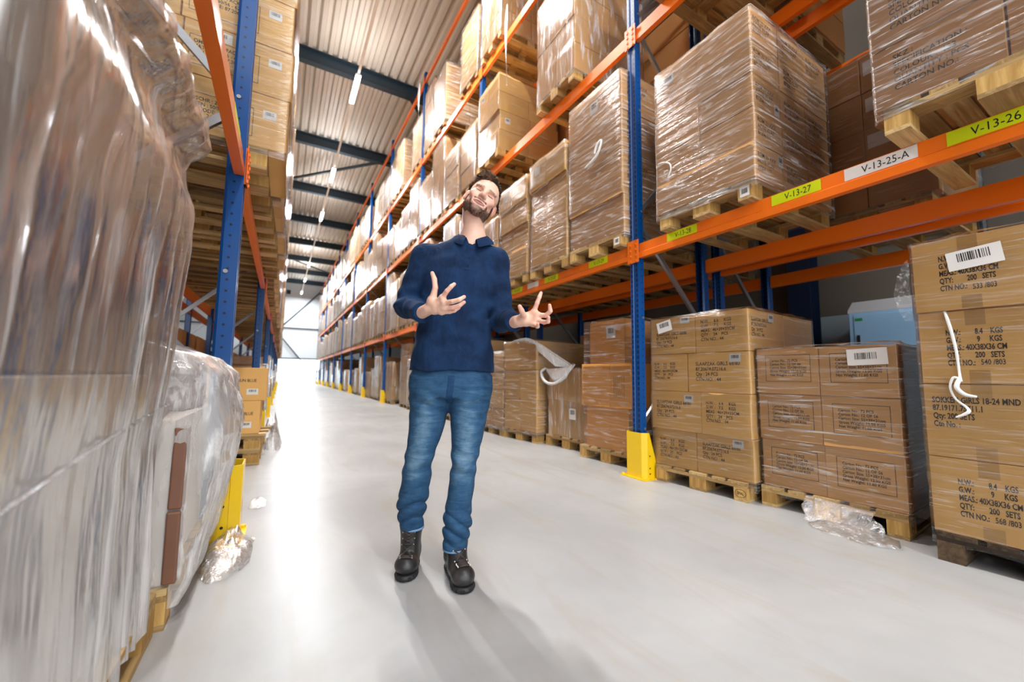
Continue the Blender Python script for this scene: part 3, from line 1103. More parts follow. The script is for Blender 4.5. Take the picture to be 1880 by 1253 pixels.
# a loose tail of film from the top of the taller load, fanning down
P = []
for i in range(6):
    t = i / 5
    P.append([Vector(a).lerp(Vector(b), t) + Vector((-0.012 * vnoise(k * 2.1, t * 4, 4), 0, 0.02 * (vnoise(k * 1.7, t * 3, 5) - 0.5))) for k, (a, b) in enumerate((
        ((3.06, 5.36, 1.44), (3.10, 5.30, 1.39)), ((3.06, 5.10, 1.47), (3.10, 5.06, 1.40)), ((3.08, 4.86, 1.465), (3.12, 4.84, 1.36)),
        ((3.12, 4.62, 1.37), (3.16, 4.62, 1.24)), ((3.18, 4.34, 1.22), (3.20, 4.36, 1.08)), ((3.26, 4.08, 1.07), (3.27, 4.16, 1.05))))])
ro.grid([[tuple(p) for p in r] for r in P])
ro.cord([(3.06, 5.36, 1.44), (3.06, 5.10, 1.475), (3.08, 4.86, 1.47), (3.12, 4.62, 1.38), (3.18, 4.34, 1.23), (3.26, 4.08, 1.08)], [0.008, 0.012, 0.014, 0.012, 0.010, 0.006], 8)
# a gathered swag hanging on the low load's corner
P = []
for i in range(9):
    t = i / 8
    row = []
    for k in range(13):
        s_ = k / 12
        sag = math.sin(PI * s_) ** 0.8
        row.append((3.215 - 0.05 * sag * math.sin(PI * t) - 0.01 * vnoise(k, i * 1.3, 6), 4.60 - 0.62 * s_, 1.05 + 0.05 * s_ - (0.03 + 0.19 * t) * sag + 0.012 * (vnoise(k * 1.2, i * 2.0, 8) - 0.5)))
    P.append(row)
ro.grid(P)
ro.cord([(3.22, 4.60, 1.05), (3.18, 4.66, 1.0), (3.165, 4.60, 0.90), (3.15, 4.45, 0.84), (3.155, 4.28, 0.85), (3.19, 4.12, 0.95), (3.23, 3.98, 1.09)], [0.014, 0.02, 0.02, 0.02, 0.018, 0.014, 0.008], 10)
ro = ro.build('film_rope', 'film_bunch', smooth=True)
tag(ro, 'twisted white film rope drooping over the low cartons behind the man', 'film')


# ---- right rack, lowest shelf
Z1, Z2, Z3 = LV[0] + BH, LV[1] + BH, LV[2] + BH
X1 = 2.86
S28 = load(1, X1 + 0.01, 1.93, Z1, 'above label V-13-28', [(0.27, -0.008, None), (0.27, 0.0, None), (0.27, -0.004, None), (0.27, 0.0, None), (0.25, 0.0, None)], 'carton_pink', w=0.86, rot=0.0, film='film_heavy', seed=7, depth_split=3)
ROM = 'ROM 23 XXX\nACTIE KLAP\n87206.117'
for i in range(5):
    P_(S28, i, 1, 'near', 0.05, 0.17, ROM, 0.05)
    for q in (1, 2):
        P_(S28, i, (1, q), 'near', 0.06, 0.17, ROM, 0.05)
S_(S28, 4, 0, 'front', 0.08, 0.10, 0.11, 0.085)
S_(S28, 2, 1, 'near', 0.30, 0.03, 0.07, 0.09)
S_(S28, 0, 1, 'near', 0.33, 0.16, 0.07, 0.09)
tw = MB().cord([(-0.02, 0.40, 0.62), (-0.03, 0.33, 0.60), (-0.03, 0.27, 0.56), (-0.03, 0.26, 0.50), (-0.025, 0.30, 0.44)], [0.004, 0.006, 0.006, 0.006, 0.004], 8).build('twine', 'twine', smooth=True)
tw.matrix_world = S28['base']
tag(tw, 'curled white twine on the load above label V-13-28', 'twine')
S26 = load(1, 2.74, 0.36, Z1, 'above label V-13-26', [(0.34, 0.0, [0.46, 0.40]), (0.36, -0.005, [0.46, 0.40]), (0.36, 0.0, [0.46, 0.40]), (0.36, 0.01, [0.46, 0.40])], 'carton_dark', w=0.86, film='film_heavy', seed=8)
SZ = 'SKZ :\nSPECIFICATION :\nCOLOUR : 403\nQUANTITY : PCS\nCARTON NO.:'
for i in range(4):
    P_(S26, i, 0, 'front', 0.08, 0.25, SZ, 0.042)
    P_(S26, i, 1, 'front', 0.12, 0.25, SZ, 0.042)
S29 = load(1, X1, 3.20, Z1, 'above label V-13-29', [(0.40, 0.02, [0.84]), (0.46, 0.0, [0.84]), (0.44, 0.0, [0.84]), (0.42, 0.0, [0.84])], 'carton_pink', w=0.84, film='film_heavy', seed=9)
S_(S29, 3, 0, 'front', 0.36, 0.18, 0.12, 0.14)
for i in range(4):
    P_(S29, i, 0, 'near', 0.08, 0.30, ROM, 0.06)
tw = MB().cord([(-0.03, -0.05, 1.12), (-0.035, -0.10, 1.20), (-0.03, -0.16, 1.22), (-0.035, -0.13, 1.12), (-0.035, -0.05, 1.06), (-0.03, 0.10, 1.03)], [0.01, 0.012, 0.01, 0.012, 0.016, 0.01], 8).build('twine', 'twine', smooth=True)
tw.matrix_world = S29['base']
tag(tw, 'looped white twine on the tall load above label V-13-29', 'twine')
S30 = load(1, X1, 4.06, Z1, 'above label V-13-30', [(0.37, 0.0, [0.36, 0.40]), (0.34, 0.0, [0.36, 0.40]), (0.34, 0.01, [0.36, 0.40]), (0.36, -0.03, [0.36, 0.40])], 'carton', w=0.78, film='film', seed=10)
S_(S30, 3, 0, 'front', 0.10, 0.18, 0.13, 0.11, bars=None)
S31 = load(1, X1, 4.96, Z1, 'above label V-13-31', [(0.38, 0.0, [0.36, 0.40]), (0.34, 0.02, [0.36, 0.40]), (0.33, 0.0, [0.36, 0.40]), (0.33, -0.02, [0.36, 0.40])], 'carton', w=0.80, film='film', seed=11)
S_(S31, 3, 0, 'front', 0.10, 0.16, 0.13, 0.11, bars=None)
load(1, X1, 5.85, Z1, 'on the shelf behind the head', [(0.36, 0.0, None), (0.36, 0.0, None), (0.36, 0.0, None)], 'carton_pink', w=0.78, film='film_folds', seed=12)

# ---- right rack, second shelf near the camera
load(1, X1, 3.93, Z2, 'overhanging the second shelf between two uprights', [(0.35, 0.0, [0.44, 0.36]), (0.35, 0.01, [0.44, 0.36]), (0.35, 0.0, [0.44, 0.36]), (0.35, 0.0, [0.44, 0.36])], 'carton_pink', w=0.80, film='film_folds', seed=13)
S55 = load(1, X1, 5.86, Z2, 'second shelf, beside the second blue upright', [(0.33, 0.0, None), (0.33, 0.03, None), (0.33, 0.0, None), (0.30, 0.0, None)], 'carton', w=0.76, film='film_light', seed=14)
S_(S55, 1, 1, 'near', 0.10, 0.12, 0.10, 0.10)
S_(S55, 3, 0, 'front', 0.1, 0.12, 0.12, 0.1)
load(1, X1, 1.95, Z2, 'second shelf, above the V-13-28 load', [(0.4, 0.0, None), (0.4, 0.0, None), (0.4, 0.0, None)], 'carton_dark', w=0.84, film='film', seed=15)
load(1, X1, 1.02, Z2, 'second shelf, above the empty place', [(0.4, 0.0, None), (0.4, 0.0, None)], 'carton_dark', w=0.84, film='film', seed=16)

# tags and burnt-in marks on pallet blocks
for q in (S28, S29):
    sticker(q['pallet'], 'front', 0.715, 0.024, 0.07, 0.074, (1.2, 0.8), bars=(0.2, 0.3, 0.6, 0.5))


def burnt_mark(p, face, a, z, body, s=0.030):
    m = MB()
    n = 28
    for i in range(n):
        a0, a1 = 2 * PI * i / n, 2 * PI * (i + 1) / n
        m.bar((1.35 * s * math.cos(a0), s * math.sin(a0), 0), (1.35 * s * math.cos(a1), s * math.sin(a1), 0), 0.003, 0.0006)
    o = m.build('burnt_mark', 'ink', p)
    on_face(o, face, a, z, 0.0006, (1.2, 0.8))
    t = add('mark_text', text_mesh(body, s, 'ink', 0.0004, 'CENTER'), o, (0, -s * 0.35, 0.0004))
    t.scale = (0.8, 1, 1)


burnt_mark(A['pallet'], 'front', 0.75, 0.061, 'EPAL')
burnt_mark(B['pallet'], 'near', 0.0725, 0.061, 'EPAL')
for (y, z1, z0, w_, lab) in ((5.13, 6.85, 5.45, 0.04, 'long white film strip hanging from the third shelf past the second upright'), (9.95, 8.75, 7.6, 0.10, 'bunched white film hanging down a load on the third shelf')):
    P = []
    for i in range(16):
        t = i / 15
        P.append([(2.80 + 0.015 * math.sin(6 * t + 3 * s), y + w_ * (s - 0.5) * (1 - 0.3 * t) + 0.02 * math.sin(5 * t) + 0.01 * vnoise(t * 9, s * 5, 2), z1 + (z0 - z1) * t) for s in (0, 0.25, 0.5, 0.75, 1.0)])
    o = MB().grid(P).build('film_strip', 'film_bunch', smooth=True)
    tag(o, lab, 'film')

# ---- rack behind: cartons with blank white labels
BK = load(1, 4.22, 1.33, Z1, 'with blank white labels, rack behind', [(0.36, 0.0, [0.46, 0.42]), (0.33, 0.0, [0.46, 0.42]), (0.33, 0.0, [0.46, 0.42]), (0.33, 0.0, [0.46, 0.42])], 'carton_dark', w=0.90, film='film_light', seed=17)
for i in range(1, 4):
    S_(BK, i, 0, 'front', 0.02, 0.15, 0.17, 0.12, bars=None)
    S_(BK, i, 1, 'front', 0.02, 0.15, 0.17, 0.12, bars=None)
for (y, z, n, w_) in ((3.3, Z1, 3, 0.84), (4.2, Z1, 3, 0.8), (5.1, Z1, 3, 0.8), (5.9, Z1, 4, 0.8), (2.2, Z2, 3, 0.84), (3.3, Z2, 3, 0.84), (0.45, Z2, 3, 0.84), (4.4, Z2, 3, 0.8), (5.3, Z2, 3, 0.8)):
    load(1, 4.22, y, z, '%s, rack behind, %s' % ('lowest shelf' if z == Z1 else 'second shelf', {3.3: 'the second frame', 4.2: 'the second bay', 5.1: 'the bay middle', 5.9: 'the third frame', 2.2: 'the first frame', 0.45: 'the camera', 4.4: 'the bay middle', 5.3: 'the bay end'}[y]),
         [(0.36, 0.0, [w_])] * n, 'carton_dark', w=w_, film='film_light' if z == Z1 else None, seed=int(y * 10), pal='whole', depth_split=1)
# rack behind, floor level
load(1, 4.30, 4.75, 0, 'on the floor of the rack behind', [(0.5, 0.0, None), (0.5, 0.0, None), (0.47, 0, None)], 'carton_dark', film=None, seed=44, pal='whole', depth_split=1)

# ---- all the further loads of the right rack: pallets and film one by one, their small cartons as one mass
far_v, far_f, far_t = [], [], []


def far_cartons(mw, w, d, rows, cols, rr):
    z = PH
    for h in rows:
        off = rr.uniform(-0.012, 0.012)
        for c in range(cols):
            for q in range(2):
                x0, x1 = off + q * d / 2 + 0.003, off + (q + 1) * d / 2 - 0.003
                y0, y1 = -w / 2 + c * w / cols + 0.003, -w / 2 + (c + 1) * w / cols - 0.003
                b = len(far_v)
                far_v.extend(tuple(mw @ Vector(p)) for p in ((x0, y0, z), (x1, y0, z), (x1, y1, z), (x0, y1, z), (x0, y0, z + h - 0.006), (x1, y0, z + h - 0.006), (x1, y1, z + h - 0.006), (x0, y1, z + h - 0.006)))
                far_f.extend(tuple(b + i for i in f) for f in ((0, 3, 2, 1), (4, 5, 6, 7), (0, 1, 5, 4), (1, 2, 6, 5), (2, 3, 7, 6), (3, 0, 4, 7)))
                far_t.extend([rr.random()] * 6)
        z += h
    return z - PH


SLOT = ['first', 'second', 'third', 'fourth']
FILMS = ['film', 'film_heavy', 'film_folds', 'film_heavy', 'film_light', 'film_folds']


def far_load(side, x, k, s, lv, zb, hmax, rr, nm, face_gap=0.0):
    y = Y0 + PITCH * k + 0.53 + 0.88 * s + (LEFT_SHIFT if side < 0 else 0)
    w = rr.choice((0.76, 0.78, 0.80, 0.84))
    mw = place(side, x + side * rr.uniform(-0.03, 0.03), y + rr.uniform(-0.02, 0.02), zb, rr.uniform(-0.03, 0.03))
    where = '%s, place %s of the %s, %s rack' % (lv, SLOT[s], bay_words(k).replace(' past the near upright', ''), nm)
    pallet(mw @ Matrix.Translation((-0.01 if side > 0 else 0.075, 0, 0)), 'wooden pallet, ' + where, 'pallets in the racks', k < 1 and side < 0)
    n = rr.choice((3, 4, 4, 5))
    h = rr.uniform(0.62, 1.0) * hmax
    H = far_cartons(mw, w, 1.18, [h / n] * n, rr.choice((1, 2, 2)), rr)
    f = rr.choice(FILMS)
    hq = round(H * 10) / 10
    fo = add('stretch_film', film_mesh(w + 0.02, 1.20, hq, f, rr.randint(0, 1), 0.012, 0.09, gap=0.018))
    fo.matrix_world = mw @ Matrix.Translation((0, 0, PH)) @ Matrix.Diagonal((1, 1, (H + 0.01) / hq, 1))
    tag(fo, 'stretch film around cartons, ' + where, 'film', 'stretch film wraps')
    return mw, H


rr = random.Random(3)
for k in range(1, 11):
    for s in range(4):
        for lv, zb, hm in (('floor level', 0.0, 1.62), ('lowest shelf', Z1, 1.85), ('second shelf', Z2, 1.72), ('third shelf', Z3, 1.8)):
            if k < 9 and lv == 'third shelf' and rr.random() < 0.08:
                continue
            if rr.random() < 0.04:
                continue
            far_load(1, 2.955 if zb else 3.06, k, s, lv, zb, hm if zb else rr.choice((1.3, 1.5, 1.7, 1.2)), rr, 'right')
for s in range(4):
    if s != 2:
        far_load(1, 2.90, 0, s, 'third shelf', Z3, 1.75, rr, 'right')
far_load(1, 3.02, 0, 3, 'floor level', 0.0, 1.30, rr, 'right')
# ------------------------------------------------------------------ left rack
Xl = -0.15
EAN = load(-1, -0.05, 3.33, Z1, 'on the left shelf behind the upright', [(0.36, 0.0, [0.80]), (0.34, -0.01, [0.80]), (0.34, 0.0, [0.80]), (0.34, -0.02, [0.80]), (0.30, 0.0, [0.80])], 'carton', w=0.82, film='film_light', seed=21, depth_split=2, d=1.2, pal_off=0.10)
for i in range(3):
    o_, (dd_, cw_, ch_) = EAN[i, 0]
    printed(o_, 'near_left', 0.05, 0.20, 'OMSCHR : 2-PACK\nMATEN : 50/56 - 62/68\nEAN CODE: 87.20674\nSTUKS : 24', 0.033, (dd_, cw_))
    b = MB().box(0, 0.36, 0, 0.003, 0, 0.0004).box(0, 0.36, 0.185, 0.188, 0, 0.0004).box(0, 0.003, 0, 0.188, 0, 0.0004).box(0.357, 0.36, 0, 0.188, 0, 0.0004).build('printed_frame', 'ink', o_)
    on_face(b, 'near_left', 0.03, 0.06, 0.0008, (dd_, cw_))
    sticker(o_, 'near_left', 0.44, 0.20, 0.075, 0.055, (dd_, cw_))
sticker(EAN[1, 0][0], 'near_left', 0.08, 0.255, 0.16, 0.065, (EAN[1, 0][1][0], 0.8 - 0.004))

# near bay: a load whose pallet corner overhangs the beam above the picture's top edge
load(-1, -0.13, 1.02, Z1, 'on the near left shelf', [(0.4, 0.0, [0.8])] * 3, 'carton_dark', w=0.80, film='film_light', seed=22, depth_split=1)

rr = random.Random(8)
for k in range(0, 11):
    for s in range(4):
        for lv, zb, hm in (('lowest shelf', Z1, 1.85), ('second shelf', Z2, 1.75), ('third shelf', Z3, 1.7)):
            if k == 0 and s == 0 and lv == 'lowest shelf':
                continue
            if k > 7 and lv == 'third shelf':
                continue
            far_load(-1, -0.09 + rr.uniform(-0.03, 0.05), k, s, lv, zb, hm * rr.uniform(0.9, 1.0), rr, 'left')
        if k > 0:
            far_load(-1, -0.24, k, s, 'floor level', 0.0, rr.choice((0.7, 1.0, 1.3)), rr, 'left')

rr = random.Random(12)
for k in range(0, 9):                 # floor level of the rack behind the left one, glimpsed between the uprights
    for s in range(4):
        mw = place(-1, -1.66, Y0 + PITCH * k + 0.62 + 0.88 * s, 0, 0)
        pallet(mw, 'wooden pallet on the floor, place %s of the %s, rack behind the left one' % (SLOT[s], bay_words(k).replace(' past the near upright', '')), 'pallets of the rack behind the left one', False)
        far_cartons(mw, 0.78, 1.1, [0.4] * rr.choice((3, 4, 4)), 2, rr)

me = bpy.data.meshes.new('carton')
me.from_pydata(far_v, [], far_f)
me.materials.append(M['carton_far'])
at = me.attributes.new('tone', 'FLOAT', 'FACE')
at.data.foreach_set('value', far_t)
o = add('far_cartons', me)
tag(o, 'small brown cartons filling the far bays of both racks', 'cartons', None, 'stuff')

# two blue-printed cartons on a pile of two pallets beyond the left guard
for i in range(2):
    pallet(place(-1, -0.14, 5.28, 0.144 * i), '%s of two wooden pallets under the SUN BLUE cartons' % ('lower' if i == 0 else 'upper'), 'pallets on the floor')
for i in range(3):
    b = MB().box(-0.14 - 0.6, -0.10 + 0.02 * i, 4.90 + 0.27 * i, 4.90 + 0.27 * i + 0.1, 0.288, 0.31).build('loose_board', 'wood')
    tag(b, 'loose pallet board, %s from the camera, under the SUN BLUE cartons' % NTH[i], 'board', 'loose boards under the SUN BLUE cartons')
for i, (xf, h) in enumerate(((-0.16, 0.335), (-0.12, 0.335))):
    c = carton(place(-1, xf, 5.2, 0.312 + 0.337 * i), 0.55, 0.58, h, 'carton', '%s plain carton printed SUN BLUE beyond the left guard' % ('lower' if i == 0 else 'upper'), 'SUN BLUE cartons')
    printed(c, 'near_left', 0.30 if i else 0.33, 0.19, 'SUN BLUE', 0.042, (0.55, 0.58))
    sticker(c, 'near_left', 0.38, 0.06, 0.10, 0.06, (0.55, 0.58))

# ------------------------------------------------------------------ the two film-draped loads beside the camera, left
XP = -0.325
pallet(place(-1, -0.315, 2.34, 0), 'wooden pallet under the draped load before the left yellow guard', 'pallets on the floor')
pallet(Matrix.Translation((-0.74, 0.72, 0)) @ Matrix.Rotation(PI / 2, 4, 'Z'), 'wooden pallet under the tall blurred load beside the camera', 'pallets on the floor')
rr = random.Random(4)
# goods of the tall load: white sacks below, brown cartons above
for j in range(3):
    c = carton(place(-1, -0.40, 0.92 + 0.37 * j, 0.15), 0.7, 0.36, 0.77, 'white_wrap', 'tall white bale, %s of three, low in the tall blurred load' % ['nearest', 'middle', 'farthest'][j], 'white bales in the tall load')
for i in range(4):
    for j in range(3):
        carton(place(-1, -0.44 - 0.03 * i, 0.95 + 0.37 * j, 0.93 + 0.29 * i), 0.7, 0.36, 0.285, 'brown_old',
               'brown carton, %s row, %s column, high in the tall blurred load' % (['bottom', 'second', 'third', 'top'][i], ['near', 'middle', 'far'][j]), 'brown cartons in the tall load')


def drape(name, prof, y0, y1, mat, label, seed, xb=-1.3, fold=0.022, nf=34, crumple=0.0, side_fold=0.02, top_z=None):
    """loose film hanging round a load: prof = [(z, x of the film's aisle edge)] from top to bottom"""
    zs = [p[0] for p in prof]
    xs = [p[1] for p in prof]
    nz = 60
    rows_ = []
    r = 0.09
    for i in range(nz + 1):
        t = i / nz
        z = zs[0] + (zs[-1] - zs[0]) * t
        xe = float(np.interp(-z, [-q for q in zs], xs))
        row = []
        path = []
        for k in range(19):                       # near side, from the rack to the aisle
            path.append((xb + (xe - r - xb) * k / 18, y0, 0, -1))
        for k in range(1, 6):
            a = -PI / 2 + PI / 2 * k / 6
            path.append((xe - r + r * math.cos(a), y0 + r + r * math.sin(a), math.cos(a), math.sin(a)))
        for k in range(nf + 1):                   # aisle face
            path.append((xe, y0 + r + (y1 - y0 - 2 * r) * k / nf, 1, 0))
        for k in range(1, 6):
            a = PI / 2 * k / 6
            path.append((xe - r + r * math.cos(a), y1 - r + r * math.sin(a), math.cos(a), math.sin(a)))
        for k in range(19):
            path.append((xe - r + (xb - xe + r) * k / 18, y1, 0, 1))
        for k, (px, py, nx, ny) in enumerate(path):
            amp = fold if 18 < k < 18 + nf + 12 else side_fold
            e = (vnoise(k * 0.62 + 0.5 * t, t * 2.2, seed) - 0.6) * amp * (0.4 + 0.9 * t)
            e += (vnoise(k * 0.5 + t * 9, t * 16, seed + 3) - 0.5) * crumple * max(0.15, 1 - 1.6 * t)
            row.append((px + nx * e, py + ny * e, z + 0.02 * (vnoise(k * 0.4, 1, seed) - 0.5) * (1 if i in (0, nz) else 0)))
        rows_.append(row)
    top = rows_[0]
    cx, cy = xb, (y0 + y1) / 2
    cap = []
    for f in (0.55, 0.25):
        cap.append([(cx + (p[0] - cx) * (0.2 + 0.8 * f), cy + (p[1] - cy) * (0.3 + 0.7 * f), p[2] + 0.03 * vnoise(k * 0.5, f * 9, seed) - 0.01) for k, p in enumerate(top)])
    m = MB().grid(cap[::-1] + rows_)
    o = m.build(name, mat, smooth=True)
    return tag(o, label, 'film')


drape('draped_film', [(2.07, -0.50), (2.02, -0.47), (1.97, -0.42), (1.92, -0.35), (1.84, -0.29), (1.76, -0.275), (1.70, -0.345), (1.60, -0.335), (1.50, -0.30), (1.40, -0.305), (1.22, -0.32), (1.05, -0.33), (0.88, -0.338), (0.7, -0.352), (0.5, -0.350), (0.3, -0.345), (0.10, -0.34)], 0.72, 1.90, 'film_drape',
      'thick milky film hanging in folds over the tall blurred load beside the camera', 31, fold=0.035, crumple=0.035, nf=54)
drape('draped_film', [(1.05, -0.42), (1.0, -0.27), (0.93, -0.21), (0.81, -0.175), (0.68, -0.165), (0.56, -0.17), (0.46, -0.185), (0.30, -0.22), (0.12, -0.26), (0.06, -0.29)], 1.955, 2.745, 'film_clear_drape',
      'loose clear film sagging over the load before the left yellow guard', 37, fold=0.045, crumple=0.05, nf=30)
ridge = MB().cord([(-0.335, 0.78, 0.715), (-0.342, 0.95, 0.73), (-0.345, 1.2, 0.758), (-0.345, 1.5, 0.785), (-0.34, 1.86, 0.815)], [0.004, 0.005, 0.005, 0.005, 0.004], 8).build('film_rope', 'film_scrap', smooth=True)
tag(ridge, 'taut cord of rolled film across the tall blurred load', 'film')
# goods of the second load: white wrapped bales with a dark edge board, brown cartons crushed on top
for j in range(2):
    c = carton(place(-1, -0.335, 2.15 + 0.385 * j, 0.15), 1.0, 0.375, 0.60, 'white_wrap', 'white wrapped bale, %s of two, on the pallet before the left guard' % ['nearer', 'farther'][j], 'white bales before the left guard')
for (y, z, h, rx) in ((2.03, 0.155, 0.26, 0.03), (2.03, 0.42, 0.30, -0.03)):
    e = MB().box(-0.02, 0.022, -0.035, 0.035, 0, h).build('edge_board', 'brown_board', bevel=0.006)
    e.matrix_world = Matrix.Translation((-0.315, y - 0.05, z)) @ Matrix.Rotation(rx, 4, 'X')
    tag(e, '%s folded brown edge board standing at the corner of the white bales' % ('lower' if z < 0.3 else 'upper'), 'board', 'brown edge boards')
for i, (y, x, rot) in enumerate(((2.17, -0.40, 0.12), (2.53, -0.36, -0.1))):
    carton(place(-1, x, y, 0.755, rot), 0.55, 0.34, 0.22, 'brown_board', 'crushed brown carton, %s of two, on top of the white bales' % ['nearer', 'farther'][i], 'crushed cartons on the bales')

# ------------------------------------------------------------------ film scraps on the floor


def scrap(name, cx, cy, z, sx, sy, h, seed, label, mat='film_scrap', n=16):
    rows_ = []
    for i in range(n + 1):
        row = []
        for j in range(n + 1):
            u, v = i / n * 2 - 1, j / n * 2 - 1
            rad = math.sqrt(u * u + v * v)
            edge = 0.75 + 0.4 * vnoise(math.atan2(v, u) * 2 + 9, 1, seed)
            k = min(1.0, edge / max(rad, 0.3))
            hh = h * max(0, 1 - rad) ** 0.6 * (0.4 + vnoise(u * 4 + 9, v * 4 + 9, seed)) + 1.1 * h * abs(vnoise(u * 7 + 20, v * 7 + 20, seed + 2) - 0.5) * max(0.15, 1.1 - rad)
            row.append((cx + u * sx * k + 0.2 * sx * (vnoise(u * 5 + 7, v * 5, seed + 4) - 0.5), cy + v * sy * k, z + 0.004 + hh))
        rows_.append(row)
    o = MB().grid(rows_).build(name, mat, smooth=True)
    return tag(o, label, 'film scrap')


scrap('film_scrap', -0.19, 2.55, 0, 0.12, 0.30, 0.09, 3, 'crumpled clear film lying at the foot of the left yellow guard')
scrap('film_scrap', -0.09, 3.45, 0, 0.05, 0.18, 0.012, 6, 'small shred of clear film on the floor past the left guard')
scrap('film_scrap', -0.06, 6.0, 0, 0.12, 0.4, 0.35, 7, 'bunched film hanging beside the two SUN BLUE cartons')
scrap('film_scrap', 3.05, 1.12, 0, 0.14, 0.26, 0.035, 9, 'torn film trailing on the floor under the framed-print cartons')
fl = MB()
P = []
for i in range(10):
    t = i / 9
    P.append([(3.16 - 0.12 * t + 0.03 * vnoise(t * 5, s * 3, 2), 1.42 - 0.40 * s - 0.05 * t + 0.05 * vnoise(t * 3, s * 7, 4), 0.13 - 0.125 * (t ** (0.5 + s)) + 0.012 * vnoise(t * 6, s * 6, 6)) for s in [q / 8 for q in range(9)]])
o = fl.grid(P).build('film_scrap', 'film_scrap', smooth=True)
tag(o, 'torn film hanging from the pallet of the framed-print cartons', 'film scrap')

# ------------------------------------------------------------------ pale blue cabinet against the right wall
t = empty('machine_cabinet', (7.0, 2.12, 0), 'pale blue enamel machine cabinet with sloped grey top by the right wall', 'machine')
MB().box(0, 0.8, -0.40, 0.36, 0.9, 1.88).build('body', 'machine', t, bevel=0.01)
MB().prism([(0.0, 1.88), (0.02, 1.94), (0.16, 2.05), (0.8, 2.05), (0.8, 1.88)], -0.40, 0.37, 'y').build('sloped_top', 'machine_grey', t) if False else \
    MB().prism([(0.0, 1.88), (0.02, 1.93), (0.18, 2.06), (0.8, 2.06), (0.8, 1.88)], -0.41, 0.37, 'y').build('sloped_top', 'machine_grey', t)
MB().box(-0.012, 0.0, -0.33, 0.30, 0.95, 1.84).build('door', 'machine', t, bevel=0.004)
MB().box(-0.03, -0.012, 0.235, 0.265, 1.44, 1.56).build('door_handle', 'black', t)
MB().box(-0.014, -0.012, 0.20, 0.285, 1.76, 1.80).build('badge', 'green', t)
MB().box(0.02, 0.78, -0.38, 0.34, 0.0, 0.9).build('stand', 'dark_steel', t)
